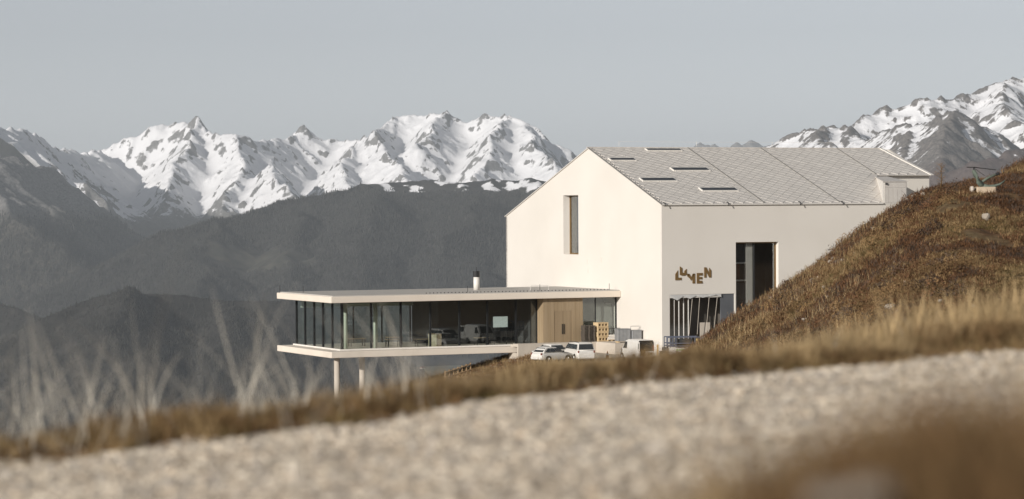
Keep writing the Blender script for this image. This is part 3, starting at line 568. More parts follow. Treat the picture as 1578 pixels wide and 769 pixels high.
# wall sign: staggered bronze letters with slanting cuts
sg = tag(empty('wall_sign', wpos(3.4, -.035, -8.2), TH), 'staggered bronze letters reading LUMEN fixed to the long wall', 'sign')
def letter(polys, ox, oz, w, h):
    b = MB()
    for p in polys: b.prism([(ox + .03 + a * w * .93, oz + c * h) for a, c in p], 1, -.015, .03)
    return b.build('letter', M_bronze, sg, (-3.4, 0, 8.2 - 0))
zb = -8.08
LET = [
    ([[(0, 0), (.98, 0), (.98, .26), (.42, .26), (.42, 1), (0, .62)]], 1.42, -7.72, .74, .95),
    ([[(0, .1), (.36, .34), (.36, .80), (0, 1.0)], [(.0, .1), (.3, 0), (.7, 0), (.7, .3), (.36, .34)], [(.7, 0), (1, .12), (1, .72), (.66, .50), (.66, .3)]], 1.92, -7.3, .80, .92),
    ([[(0, .72), (.26, .52), (.26, .95), (0, .95)], [(0, .95), (.26, .95), (.54, .60), (.5, .28)], [(.5, .28), (.54, .60), (.72, .95), (1, .95)], [(.68, 0), (1, 0), (1, .95), (.72, .95), (.68, .87)]], 2.72, -8.06, .92, 1.0),
    ([[(0, 0), (.36, 0), (.36, 1), (0, 1)], [(.36, 0), (1, 0), (.9, .26), (.36, .26)], [(.36, .4), (.92, .4), (.92, .62), (.36, .62)], [(.36, .76), (1, .76), (1, 1), (.36, 1)]], 3.78, -8.08, .70, 1.02),
    ([[(0, 0), (.3, 0), (.3, 1), (0, 1)], [(.3, 1), (.3, .56), (.7, 0), (.7, .44)], [(.7, 0), (1, 0), (1, .68), (.7, .95)]], 4.6, -7.52, .84, 1.0)]
for p, ox, oz, w, h in LET: letter(p, ox, oz, w, h)

# ================================================================== RESTAURANT on stilts, projecting from the gable
res = tag(empty('restaurant_pavilion', ORG, TH), 'flat roofed glass restaurant cantilevered on two columns off the gable', 'building')
F0, RS0, RB = 8.61, -30.77, 23.45
box('roof_slab', (RS0, F0, Z(-9.55)), (-.02, RB, Z(-8.95)), M_fascia, res, .03)
tp = MB().box((RS0 + .25, F0 + .25, Z(-8.949)), (-.03, RB - .25, Z(-8.86))).build('roof_gravel_bed', mat('roof_gravel', (.40, .38, .35), (.5, .47, .43), scale=9, rough=.95), res)
gd = MB()
for i in range(52): gd.box((-20.5 + i * .385, F0 + 1.2, Z(-8.86)), (-20.43 + i * .385, F0 + 1.27, Z(-8.77)))
tag(gd.build('roof_stud', M_dark, tp), kind='stuff')
for s, t in ((-30.6, F0 + 14.4), (-29.8, F0 + 10), (-16.2, F0 + 1), (-8.2, F0 + 1.5), (-1.0, F0 + .6)): MB().tube([(s, t, Z(-8.9)), (s, t, Z(-8.2))], .025, 5).build('lightning_rod', M_dark, res)
MB().tube([(-9.0, F0 + 2.0, Z(-8.86)), (-9.0, F0 + 2.0, Z(-8.35)), (-7.0, F0 + 2.0, Z(-8.35)), (-7.0, F0 + 2, Z(-8.86))], .03, 5).build('roof_rail', M_white, res)
box('floor_slab', (RS0, F0, Z(-14.75)), (-.02, RB, Z(-14.17)), M_fascia, res, .03)
box('floor_kerb', (-29.2, F0 + 1.75, Z(-14.169)), (-9.0, F0 + 1.9, Z(-14.03)), M_white, res)
box('floor_kerb', (-29.2, F0 + 1.9, Z(-14.169)), (-29.05, RB - .3, Z(-14.03)), M_white, res)
G0, GS = F0 + 2.0, -28.9
ZT, ZB_ = Z(-9.555), Z(-14.165)
M_mull = mat('mullion_black', (.012, .013, .014), (.018, .019, .02), scale=3, rough=.4)
fs = [-28.9, -25.9, -22.83, -19.74, -16.65, -13.67, -10.59, -8.26]
for i, s in enumerate(fs):
    w = .12 if i == 0 else .085
    box('mullion', (s - w, G0 - .08, ZB_), (s + w, G0 + .12, ZT), M_mull, res)
    if i < len(fs) - 1: box('pane', (s + w, G0, ZB_ + .06), (fs[i + 1] - .085, G0 + .025, ZT - .06), M_glass, res)
box('frame_rail', (-28.8, G0 - .05, ZB_), (-8.3, G0 - .01, ZB_ + .1), M_mull, res); box('frame_rail', (-28.8, G0 - .05, ZT - .12), (-8.3, G0 - .01, ZT), M_mull, res)
ts = [F0 + q for q in (2.0, 4.56, 7.07, 9.44, 11.94, 14.31)]
for i, t in enumerate(ts):
    if i: box('mullion', (GS - .08, t - .1, ZB_), (GS + .12, t + .1, ZT), M_mull, res)
    if i < len(ts) - 1: box('pane', (GS, t + .12, ZB_ + .06), (GS + .025, ts[i + 1] - .1, ZT - .06), M_glass, res)
# far side glazing and the core that stands behind the dining room
for i in range(len(fs) - 1):
    box('rear_mullion', (fs[i] - .05, ts[-1] - .08, ZB_), (fs[i] + .05, ts[-1] + .06, ZT), M_mull, res)
    if i < 4: box('rear_pane', (fs[i] + .05, ts[-1], ZB_ + .06), (fs[i + 1] - .05, ts[-1] + .025, ZT - .06), M_glass, res)
box('kitchen_core', (-16.5, F0 + 7.5, ZB_ + .003), (-8.4, ts[-1] - .15, ZT - .003), M_intd, res)
box('partition_wall', (-8.45, G0 + .15, ZB_ + .003), (-8.3, ts[-1] - .15, ZT - .003), M_intd, res)
box('ceiling', (-28.7, G0 + .15, ZT - .1), (-8.4, ts[-1] - .12, ZT - .004), M_int, res)
box('inner_beam', (-28.6, ts[-1] - .7, ZT - .9), (-16.6, ts[-1] - .35, ZT - .11), mat('pale_green_plaster', (.46, .52, .46), (.40, .46, .41), scale=1), res)
for s, t in ((-27.3, F0 + 5.2), (-24.4, F0 + 4.6)): MB().tube([(s, t, ZB_ + .004), (s, t, ZT - .1)], .2, 14).build('inner_column', mat('pale_column', (.62, .66, .55), (.55, .60, .5), scale=1.5), res, smooth=True)
for i, (s, t, w, h) in enumerate(((-22, F0 + 6, 1.4, .75), (-19.3, F0 + 5, 1.4, .75), (-24.6, F0 + 9, 1.6, .75), (-20.2, F0 + 10, 1.6, .75), (-13.2, F0 + 4.4, 1.4, .75))):
    tb = tag(empty('dining_table', wpos(s, t, -14.165), TH), ['bare dining table behind the third glass pane', 'bare dining table behind the fourth glass pane', 'bare dining table deep behind the second glass pane', 'bare dining table at the rear glazing behind the fourth pane', 'bare dining table in front of the dark kitchen core'][i], 'table', 'dining tables inside the restaurant')
    box('table_top', (-w / 2, -.4, .70), (w / 2, .4, .75), M_timber, tb)
    for a in (-1, 1):
        for c in (-1, 1): box('leg', (a * (w / 2 - .08) - .03, c * .32 - .03, 0), (a * (w / 2 - .08) + .03, c * .32 + .03, .70), M_dark, tb)
bx = tag(empty('packing_box', wpos(-18.9, F0 + 3.4, -14.165), TH), 'pale upright packing box behind the fourth restaurant pane', 'box')
box('carton', (-.3, -.3, 0), (.3, .3, 1.25), mat('pale_board', (.66, .60, .42), (.58, .52, .36), scale=2), bx); box('lid', (-.33, -.33, 1.25), (.33, .33, 1.33), M_timber, bx); box('side_carton', (.32, -.25, 0), (.85, .25, 1.3), M_timber, bx)
wb = tag(empty('notice_board', wpos(-12.15, G0 + .25, -12.35), TH), 'pale blue rectangular board behind glass near the entrance', 'board')
box('board', (-.78, -.02, 0), (.78, .02, 1.05), mat('pale_blue_board', (.72, .78, .78), (.66, .73, .74), scale=2), wb); box('board_stand', (-.7, .03, -1.8), (-.62, .08, 1.0), M_dark, wb); box('board_stand', (.62, .03, -1.8), (.7, .08, 1.0), M_dark, wb)
# oak entrance box with its door, then glazing against the gable
B0 = F0 + .6
box('entrance_box', (-8.25, B0 + .04, ZB_), (-3.95, G0 + 3.0, ZT - .004), M_timber, res)
pl = [-8.25, -7.2, -5.24, -3.95]
for a in np.arange(B0, G0 + 1.0, .42): box('oak_plank', (-8.29, a + .045, ZB_), (-8.252, a + .455, ZT - .01), M_timber, res)
for i in range(11):
    a = -8.25 + i * .392
    zlo = Z(-10.82) if -7.05 < a + .2 < -5.2 else ZB_
    box('oak_plank', (a + .006, B0, zlo), (a + .386, B0 + .038, ZT - .01), M_timber, res)
M_oakd = mat('oak_door', (.31, .235, .15), (.25, .185, .115), scale=3, rough=.5, stretch=(1, 1, .05))
for a in (-6.98, -6.1):
    d = box('door', (a, B0 + .012, ZB_), (a + .84, B0 + .03, Z(-10.83)), M_oakd, res); box('door_handle', (a + (.74 if a < -6.5 else .06), B0 - .06, Z(-13.1)), (a + (.78 if a < -6.5 else .10), B0 + .01, Z(-12.1)), M_dark, d)
for i, s in enumerate((-3.93, -2.38, -.12)):
    box('mullion', (s - .04, B0 + .3, ZB_), (s + .04, B0 + .42, ZT), M_mull, res)
    if i < 2: box('pane', (s + .04, B0 + .34, ZB_), (((-3.93, -2.38, -.12)[i + 1]) - .04, B0 + .36, ZT), M_glass, res)
box('blind', (-3.85, B0 + .9, Z(-13.2)), (-.2, B0 + .95, Z(-10.2)), M_int, res)
box('lobby_wall', (-3.94, B0 + 3, ZB_), (-.1, B0 + 3.2, ZT), M_int, res)
# stilts
for s, t in ((-29.45, F0 + 2.0), (-26.75, F0 + 2.3)):
    MB().tube([(s, t, -8), (s, t, Z(-14.76))], .27, 20).build('column', M_conc, res, smooth=True)
# flue
fl = empty('flue'); fl.parent = res
MB().tube([(-12.1, F0 + 8, Z(-8.87)), (-12.1, F0 + 8, Z(-7.55))], .3, 14).build('flue_pipe', M_white, fl, smooth=True)
MB().tube([(-12.1, F0 + 8, Z(-7.55)), (-12.1, F0 + 8, Z(-7.3)), (-12.1, F0 + 8, Z(-7.25)), (-12.1, F0 + 8, Z(-6.95))], .34, 14).build('flue_cowl', M_dark, fl)
MB().tube([(-12.1, F0 + 8, Z(-6.95)), (-12.1, F0 + 8, Z(-6.55))], .03, 5).build('flue_rod', M_dark, fl)

# concrete terrace with its retaining wall, level with the restaurant door
ter = tag(empty('terrace', ORG, TH), 'raw concrete entrance terrace with a retaining wall behind the cars', 'terrace')
for i in range(5):
    a = -11.84 + i * 2.6; box('retaining_wall_panel', (a, F0 - 1.2, -1.2), (a + 2.59 if i < 4 else 1.6, F0 - .9, Z(-13.86)), M_conc, ter)
box('paving_slab', (-11.84, F0 - .9, Z(-14.16)), (-.02, F0 - .003, Z(-13.87)), M_conc, ter)
box('paving_slab', (-11.84, F0 + .0, Z(-14.166)), (-.02, F0 + .59, Z(-13.95)), M_conc, ter)
box('paving_slab', (-3.4, 3.3, -1.2), (-.03, F0 - 1.203, Z(-13.84)), M_conc, ter)
box('return_panel', (-11.84, F0 - .9, -1.2), (-11.54, F0 + 1.0, Z(-14.76)), M_conc, ter)
# ================================================================== goods on the terrace
M_pal = mat('new_pallet_wood', (.60, .46, .28), (.50, .37, .21), scale=6, rough=.8, stretch=(1, 1, 6))
M_pald = mat('weathered_pallet_wood', (.13, .11, .09), (.09, .075, .06), scale=6, rough=.9)
M_galv = mat('galvanised_steel', (.34, .345, .35), (.27, .275, .28), scale=3, rough=.5, metal=.4)
def pallet_stack(loc, rz, n, m, label, upright=False):
    r_ = tag(empty('pallet_stack', loc, rz), label, 'pallets')
    dk = MB(); bk = MB(); sk = MB()
    for i in range(5): dk.box((-.6 + i * .275, -.4, .122), (-.6 + i * .275 + .1, .4, .144))
    for a in (-.38, -.05, .28): bk.box((-.6, a, .1), (.6, a + .1, .1215))
    for a in (-.6, -.07, .46):
        for c in (-.38, -.05, .28): bk.box((a, c, .022), (a + .14, c + .1, .0995))
    for c in (-.38, -.05, .28): sk.box((-.6, c, 0), (.6, c + .1, .0215))
    base = None
    for i in range(n):
        p = empty('pallet'); p.parent = r_; p.location = (random.uniform(-.03, .03), random.uniform(-.03, .03), .146 * i); p.rotation_euler = (0, 0, random.uniform(-.04, .04))
        if base is None: base = [dk.build('deck_boards', m, p), bk.build('blocks', m, p), sk.build('skids', m, p)]
        else:
            for q in base: c_ = q.copy(); c_.parent = p; COL.objects.link(c_)
    return r_
TZ = -13.868
cs = tag(empty('timber_crate_stack', wpos(-2.45, F0 - .40, TZ), TH + .12), 'stack of pale open timber crates on the terrace by the gable', 'crates')
for i in range(4):
    h0 = i * .47; k = empty('crate'); k.parent = cs; k.location = (random.uniform(-.03, .03), random.uniform(-.03, .03), h0); k.rotation_euler = (0, 0, random.uniform(-.03, .03))
    for zz in (0, .34): box('board', (-.62, -.42, zz), (.62, .42, zz + .12), M_pal, k)
    for a in (-.62, -.24, .12, .5): box('post', (a, -.415, .12), (a + .12, .415, .34), M_pal, k)
pallet_stack(wpos(-3.85, F0 - .35, TZ), TH - .1, 11, M_pald, 'dark weathered pallet stack in front of the entrance glazing')
cr_ = tag(empty('timber_bundle', wpos(-1.45, F0 - .45, TZ), TH), 'small pallet with white sacks and black rods beside the pale pallets', 'pallet')
for i in range(4): box('deck_board', (-.5 + i * .27, -.38, .1), (-.3 + i * .27, .38, .13), M_pal, cr_)
for a in (-.5, -.05, .4): box('skid', (a, -.38, 0), (a + .1, .38, .099), M_pal, cr_)
for i in range(3): box('sack', (-.45, -.3, .131 + i * .17), (.42, .32, .29 + i * .17), M_white, cr_, .05)
for i in range(4): MB().tube([(-.45 + i * .28, -.2, .62), (-.4 + i * .28, .15, 1.45)], .03, 5).build('rod', M_dark, cr_)
MB().tube([(-.5, -.02, 1.2), (.6, -.02, 1.25)], .03, 5).build('rod', M_dark, cr_)
for k, (s, t, w, h, lab) in enumerate(((-1.9, 4.6, 1.35, 1.3, 'grey steel crate beside the small pallet, with wider ribs'), (-.66, 4.3, 1.0, 1.15, 'lower grey steel crate against the gable foot with a tubular rail'))):
    c_ = tag(empty('steel_crate', wpos(s, t, -13.838), TH - .12), lab, 'crate', 'grey steel crates on the terrace')
    box('crate_body', (-w / 2, -.45, .14), (w / 2, .45, h), M_galv, c_, .02)
    for i in range(4): box('rib', (-w / 2 + .08 + i * (w - .22) / 3, -.48, .16), (-w / 2 + .14 + i * (w - .22) / 3, -.452, h - .03), M_galv, c_)
    box('crate_rim', (-w / 2 - .03, -.49, h + .001), (w / 2 + .03, .48, h + .06), M_galv, c_)
    for a in (-w / 2 + .06, w / 2 - .2): box('foot', (a, -.4, 0), (a + .14, .4, .139), M_pal, c_)
    if k: MB().tube([(-.45, .1, h + .06), (-.45, .1, h + .42), (.45, .1, h + .42), (.45, .1, h + .06)], .03, 6).build('rail', M_galv, c_)

# ================================================================== vehicles
M_paint = mat('white_car_paint', (.70, .675, .635), (.62, .595, .555), scale=1.2, rough=.25, spec=.5)
M_tyre = mat('tyre_rubber', (.02, .02, .02), (.035, .033, .03), scale=8, rough=.9)
M_rim = mat('alloy_rim', (.4, .4, .4), (.3, .3, .3), scale=5, rough=.4, metal=.6)
M_lamp = mat('red_lamp', (.22, .055, .04), (.15, .04, .03), scale=9, rough=.25, spec=.5)
M_head = mat('clear_lamp', (.55, .55, .53), (.45, .45, .44), scale=9, rough=.15, spec=.5)
M_carglass = mat('car_window', (.028, .031, .034), (.045, .048, .05), scale=1.5, rough=.12, spec=.7)
M_trim = mat('black_plastic', (.03, .03, .03), (.045, .045, .044), scale=6, rough=.7)
def ring(x, hw, z0, z1, top=1.0, r=.22, n=5):
    """rounded cross section across the car at station x"""
    p = []; hwt = hw * top; rz_ = min(r, (z1 - z0) * .48); rx = min(r, hwt * .6)
    for a in range(n + 1): q = math.pi / 2 * a / n; p.append((x, hwt - rx + rx * math.cos(q), z1 - rz_ + rz_ * math.sin(q)))
    for a in range(n + 1): q = math.pi / 2 * a / n; p.append((x, -(hwt - rx) - rx * math.sin(q), z1 - rz_ + rz_ * math.cos(q)))
    p += [(x, -hw, z0 + .12), (x, -hw + .1, z0), (x, hw - .1, z0), (x, hw, z0 + .12)]; return p
def wheel(par, x, y, r):
    w = empty('wheel'); w.parent = par; w.location = (x, y, r); s = 1 if y > 0 else -1
    def lathe(prof, k=20):
        b = MB(); n = len(prof)
        for i in range(k): a = 6.2832 * i / k; b.v += [(q * math.cos(a), h, q * math.sin(a)) for q, h in prof]
        b.f = [(i * n + j, ((i + 1) % k) * n + j, ((i + 1) % k) * n + j + 1, i * n + j + 1) for i in range(k) for j in range(n - 1)]; return b
    lathe([(r * .62, -.1), (r * .9, -.11), (r, -.08), (r, .08), (r * .9, .11), (r * .62, .1)]).build('tyre', M_tyre, w, smooth=True)
    b = lathe([(0.001, s * .07), (r * .2, s * .085), (r * .25, s * .06), (r * .62, s * .09), (r * .64, -s * .09)]); b.build('rim', M_rim, w, smooth=True)
    for i in range(5):
        a = 6.2832 * i / 5; MB().tube([(r * .12 * math.cos(a), s * .095, r * .12 * math.sin(a)), (r * .58 * math.cos(a), s * .1, r * .58 * math.sin(a))], .03, 5).build('spoke', M_rim, w)
def panel(nm, q, m, par, off=.012, th=.012):
    """a thin pane set just proud of the four given corners"""
    q = [Vector(p) for p in q]; n = (q[1] - q[0]).cross(q[3] - q[0]).normalized(); c = sum(q, Vector()) / 4
    if n.dot(c - Vector((c.x * .9, 0, 1.0))) < 0: n = -n
    return MB().hexa([p + n * (off - th) for p in q] + [p + n * off for p in q]).build(nm, m, par)
def lerp4(c, a0, a1, b0, b1):
    f = lambda a, b: (Vector(c[0]) * (1 - a) + Vector(c[1]) * a) * (1 - b) + (Vector(c[3]) * (1 - a) + Vector(c[2]) * a) * b
    return [f(a0, b0), f(a1, b0), f(a1, b1), f(a0, b1)]
def car(label, loc, rz, L, hw, H, belt, hood, roof_r, roof_f, belt_r, belt_f, wr, rails=False, van_open=False):
    """rear bumper at x=0, front at x=L; roof_/belt_ give the stations of the greenhouse"""
    c = tag(empty('parked_car' if not van_open else 'delivery_van', loc, rz), label, 'car' if not van_open else 'van', 'vehicles parked below the terrace')
    st = [(0.0, hw * .86, .42, belt * .80), (.06, hw * .95, .34, belt * .95), (.35, hw, .28, belt), (belt_r + .6, hw, .25, belt), (belt_f - .3, hw, .25, belt), (belt_f + .15, hw, .25, hood + .1), (L - .7, hw * .98, .26, hood), (L - .15, hw * .9, .3, hood * .85), (L, hw * .76, .38, hood * .66)]
    bd = MB().loft([ring(x, w, z0, z1, .96, .16) for x, w, z0, z1 in st]).build('body', M_paint, c, smooth=False)
    bm_ = bmesh.new(); bm_.from_mesh(bd.data); [setattr(f_, 'smooth', True) for f_ in bm_.faces if len(f_.verts) == 4]; bm_.to_mesh(bd.data); bm_.free()
    tw = hw * .80; bw = hw * .955
    if not van_open:
        MB().loft([ring(belt_r, bw, belt - .15, belt + .02, 1, .05), ring((belt_r * .6 + roof_r * .4), bw * .95, belt - .15, belt + (H - belt) * .5, .93, .12), ring(roof_r, bw * .95, belt - .15, H - .03, tw / bw, .14), ring((roof_r + roof_f) / 2, bw * .95, belt - .15, H, tw / bw, .14), ring(roof_f, bw * .95, belt - .15, H - .06, tw / bw, .14), ring(belt_f, bw, belt - .15, belt + .0, 1, .05)]).build('cabin', M_paint, c, smooth=True)
        e = .02
        C4 = dict(rear=[(belt_r - e, bw * .93, belt + .04), (belt_r - e, -bw * .93, belt + .04), (roof_r - e, -tw * .93, H - .08), (roof_r - e, tw * .93, H - .08)],
                  front=[(belt_f + .03, -bw * .95, belt + .02), (belt_f + .03, bw * .95, belt + .02), (roof_f + .03, tw * .95, H - .08), (roof_f + .03, -tw * .95, H - .08)])
        panel('rear_window', lerp4(C4['rear'], .05, .95, .06, .9), M_carglass, c, .03); panel('windscreen', lerp4(C4['front'], .04, .96, .06, .92), M_carglass, c, .03)
        for s in (1, -1):
            side = [(belt_r + .05, s * (bw + .01), belt + .03), (belt_f, s * (bw + .01), belt + .03), (roof_f, s * (tw + .03), H - .1), (roof_r + .05, s * (tw + .03), H - .1)]
            for a0, a1 in ((.05, .27), (.30, .60), (.63, .94)): panel('side_window', lerp4(side, a0, a1, .1, .9), M_carglass, c, .012)
            mi = MB().box((belt_f - .35, s * (hw + .02), belt), (belt_f - .2, s * (hw + .17), belt + .16)).build('wing_mirror', M_trim, c)
            if rails: MB().tube([(roof_r + .1, s * tw * .85, H - .01), (roof_r + .25, s * tw * .85, H + .05), (roof_f - .3, s * tw * .85, H + .05), (roof_f - .1, s * tw * .85, H - .03)], .022, 6).build('roof_rail', M_dark, c)
    else:
        rg_ = [ring(x, bw, belt - .15, h, .93, .2) for x, h in ((0.02, H - .05), (.1, H), (roof_f - .4, H), (roof_f, H - .08), (belt_f, belt))]
        b = MB().loft(rg_); del b.f[-2]; b.build('cabin', M_paint, c)
        box('load_bay_shade', (.03, -hw * .82, .5), (.05, hw * .82, H - .16), M_dark, c)  # thin dark panel paints the shade inside the open load space
        for s in (1, -1): box('cargo', (-.05, s * .35 - .25, .55), (.028, s * .35 + .2, 1.0 + .15 * s), [M_pald, M_bronze][s > 0], c)
        panel('windscreen', lerp4([(belt_f, -bw * .9, belt), (belt_f, bw * .9, belt), (roof_f + .02, tw * .9, H - .1), (roof_f + .02, -tw * .9, H - .1)], .05, .95, .05, .9), M_carglass, c, .05)
        for s in (1, -1):
            panel('side_window', lerp4([(belt_f - 1.2, s * bw, belt), (belt_f - .2, s * bw, belt), (roof_f - .15, s * bw * .94, H - .15), (belt_f - 1.2, s * bw * .94, H - .15)], .05, .95, .08, .9), M_carglass, c, .03)
            d = empty('rear_door'); d.parent = c; d.location = (0.02, s * hw * .9, 0); d.rotation_euler = (0, 0, s * math.radians(-100 if s < 0 else -105) + (math.pi if False else 0))
            sw = -s
            box('door_skin', (-.03, min(0, sw * .8), .5), (.02, max(0, sw * .8), H - .15), M_paint, d, .02); box('door_window', (-.045, min(sw * .1, sw * .7), 1.2), (-.031, max(sw * .1, sw * .7), H - .3), M_carglass, d); box('door_lining', (.021, min(sw * .5, sw * .74), .55), (.035, max(sw * .5, sw * .74), 1.6), mat('orange_lining', (.45, .29, .10), (.38, .23, .08), scale=6), d)
    for s in (1, -1):
        zt = belt * .78 if not van_open else 1.0; hh = .22 if not van_open else .5
        box('tail_light', (.0, s * hw * .83 - .07, zt), (.16 if not van_open else .05, s * hw * .83 + .07, zt + hh), M_lamp, c, .03)
        box('headlight', (L - .45, s * hw * .72 - .13, hood * .62), (L - .06, s * hw * .72 + .13, hood * .62 + .2), M_head, c, .03)
        for xw in (.82, L - .88): wheel(c, xw, s * (hw - .08), wr)
        for xw in (.82, L - .88): MB().prism([(xw + (wr + .07) * math.cos(a), wr + (wr + .07) * math.sin(a)) for a in np.linspace(-.3, 3.44, 15)], 1, s * (hw - .22), s * (hw + .008)).build('wheel_arch', M_trim, c)
    box('rear_bumper', (-.08, -hw * .86, .34), (.12, hw * .86, .58), M_paint, c, .05); box('front_bumper', (L - .14, -hw * .8, .3), (L + .06, hw * .8, .5), M_trim, c, .05)
    if not van_open: box('number_plate', (-.02, -.26, .66), (.002, .26, .78), M_white, c)
    return c
pz = -14.9
# heading of each car: angle of its nose from +x
p1 = at(826, 557, 255.5); car('white hatchback turned away from the others at the terrace corner', (p1.x, p1.y, pz), math.radians(39), 4.0, .84, 1.5, .95, .92, .75, 1.9, .25, 2.75, .31)
p2 = at(904, 557, 256.5); car('white estate car with roof rails, its rear window facing us', (p2.x, p2.y, pz), math.radians(108), 4.6, .92, 1.8, 1.1, 1.05, .35, 3.0, .12, 3.75, .35, rails=True)
p3 = at(996, 557, 257); car('white delivery van with its rear doors open beside the museum corner', (p3.x, p3.y, pz), math.radians(112), 4.3, .9, 2.0, 1.1, 1.08, .1, 2.9, .1, 3.6, .31, van_open=True)
p7 = at(862, 556, 259.5); car('white hatchback half hidden between the two other cars', (p7.x, p7.y, pz), math.radians(118), 4.1, .85, 1.52, .95, .93, .6, 2.0, .2, 2.85, .31)
# flatbed trailer with a steel frame before the entrance bay
M_blue = mat('blue_grey_steel', (.10, .115, .16), (.14, .155, .20), scale=4, rough=.5, metal=.2)
p4 = at(1049, 557, 259); tr = tag(empty('flatbed_trailer', (p4.x, p4.y, pz), math.radians(8)), 'pale flatbed trailer carrying a blue grey steel frame at the entrance', 'trailer')
box('bed', (-1.6, -.9, .62), (1.9, .9, .80), M_white, tr); box('dropside', (-1.6, -.94, .801), (1.9, -.9, 1.2), M_white, tr); box('dropside', (-1.6, .9, .801), (1.9, .94, 1.2), M_white, tr)
for s in (-1, 1):
    for xw in (-.45, .4): wheel(tr, xw, s * .78, .3)
for s in (-.8, .8):
    for zz in (1.36, 1.62, 2.18): MB().tube([(-1.4, s, zz), (1.7, s, zz)], .05, 6).build('frame_rail', M_blue, tr)
    for xx in (-1.4, -1.15, -.6, 1.2, 1.7): MB().tube([(xx, s, 1.21), (xx, s, 2.18)], .045, 6).build('frame_post', M_blue, tr)
box('cabinet', (-.5, -.5, 1.22), (1.0, .5, 2.0), M_trim, tr); box('yellow_bottle', (1.3, -.84, 1.4), (1.45, -.7, 2.05), mat('yellow_paint', (.62, .5, .2), (.55, .43, .15), scale=5), tr)
for a in (-.6, -.35, -.1): box('green_mark', (a, -.945, .95), (a + .18, -.941, 1.1), mat('green_print', (.25, .42, .12), (.3, .48, .15), scale=5), tr)
# tarpaulin covered heap right of the van
p5 = at(1021, 552, 257.8); tp_ = tag(empty('covered_drum', (p5.x, p5.y, pz), .2), 'dark grey covered drum between the van and the trailer', 'drum')
b = MB(); prof = [(.02, .95), (.3, .93), (.5, .8), (.55, .4), (.6, 0)]
b.loft([[(q * math.cos(6.283 * i / 14) * (1 + .06 * math.sin(3 * i)), q * math.sin(6.283 * i / 14), h) for i in range(14)] for q, h in prof[::-1]]); b.build('cover', M_concl, tp_, smooth=True); MB().tube([(.57 * math.cos(6.283 * i / 16), .57 * math.sin(6.283 * i / 16), .3) for i in range(17)], .02, 5).build('strap', M_trim, tp_)
# orange traffic cone-like marker and rubble by the wall
p6 = at(936, 541, 262); k = tag(empty('traffic_cone', (p6.x, p6.y, pz), 0), 'small faded orange cone on the lot behind the estate car', 'cone')
MB().tube([(0, 0, .04), (0, 0, .75)], .17, 12, .03).build('cone_body', mat('faded_orange', (.5, .28, .16), (.42, .22, .12), scale=8), k, smooth=True); box('cone_base', (-.22, -.22, 0), (.22, .22, .04), M_trim, k); MB().tube([(0, 0, .36), (0, 0, .5)], .115, 12, .085).build('cone_band', M_white, k)
# timber railing on the slope below the restaurant
fz = ground_z
fe = [at(686 + i * 6.5, 583 - i * 1.1, 263 + i * .35) for i in range(7)]
gz_ = float(fz(fe[3].x, fe[3].y)); fn = tag(empty('wooden_fence', (fe[0].x, fe[0].y, 0)), 'short brown timber fence on the slope under the restaurant', 'fence')
M_fence = mat('fence_wood', (.34, .23, .13), (.25, .165, .09), scale=5, rough=.9)
for i, p in enumerate(fe):
    g = float(fz(p.x, p.y)); box('post', (p.x - fe[0].x - .06, p.y - fe[0].y - .06, g - .3), (p.x - fe[0].x + .06, p.y - fe[0].y + .06, g + 1.15), M_fence, fn)
for h in (.5, 1.0): MB().tube([(p.x - fe[0].x, p.y - fe[0].y - .08, float(fz(p.x, p.y)) + h) for p in fe], .06, 6).build('rail', M_fence, fn)

# ================================================================== sculpture on the hill
def ground_hit(u_, v_, y0=20, y1=215):
    d = fw + RR * ((u_ - 789) / FPX) - UU * ((v_ - 384.5) / FPX); d = d / d.y; ys = np.geomspace(y0, y1, 1500); zz = ground_z(d.x * ys, ys); h = np.nonzero(zz >= d.z * ys)[0]
    y = ys[h[0]] if len(h) else None
    return Vector((d.x * y, y, float(ground_z(d.x * y, y)))) if y else None
gp = ground_hit(1516, 296) or at(1516, 296, 105)
M_verd = mat('verdigris_paint', (.13, .155, .125), (.085, .105, .085), scale=6, rough=.7, bump=.2, bscale=20)
kx = 1 / (FPX / gp.y)     # metres per photo pixel there
scp = tag(empty('green_snow_lance', gp, 0), 'verdigris green bent metal rig on a pale block atop the hill', 'machine')
P = lambda a, c, d=0: ((a - 1516) * kx, d, (296 - c) * kx)
box('plinth', (P(1503, 0)[0], -.25, -.2), (P(1534, 0)[0], .3, P(0, 289)[2]), mat('pale_plinth', (.50, .40, .29), (.42, .33, .24), scale=5), scp, .04)
box('stone_foot', (P(1494, 0)[0], -.3, -.15), (P(1499, 0)[0], .0, P(0, 288)[2]), M_conc, scp, .03)
MB().tube([P(1500, 263), P(1504, 272), P(1508, 281), P(1514, 288)], 3.0 * kx, 10, 4.6 * kx).build('mast', M_verd, scp, smooth=True)
MB().tube([P(1512, 287), P(1522, 289), P(1532, 288), P(1541, 285), P(1549, 279)], 4.2 * kx, 10, .8 * kx).build('curved_foot', M_verd, scp, smooth=True)
MB().tube([P(1513, 282, .1), P(1524, 275, .12), P(1538, 269, .14)], 2.2 * kx, 8, 1.4 * kx).build('side_arm', M_verd, scp, smooth=True)
MB().tube([P(1536, 270, .14), P(1541, 268, .14)], 2.4 * kx, 8).build('nozzle_head', M_dark, scp)
MB().tube([P(1490, 258.5, .02), P(1503, 259, .02), P(1520, 261, .02), P(1535, 263, .02)], .7 * kx, 6).build('lance_rod', M_dark, scp)
MB().tube([P(1501, 263), P(1501, 258)], 1.2 * kx, 6).build('rod_clamp', M_dark, scp)
MB().tube([P(1503, 261), P(1512, 268), P(1518, 272)], .4 * kx, 5).build('cable', M_dark, scp)
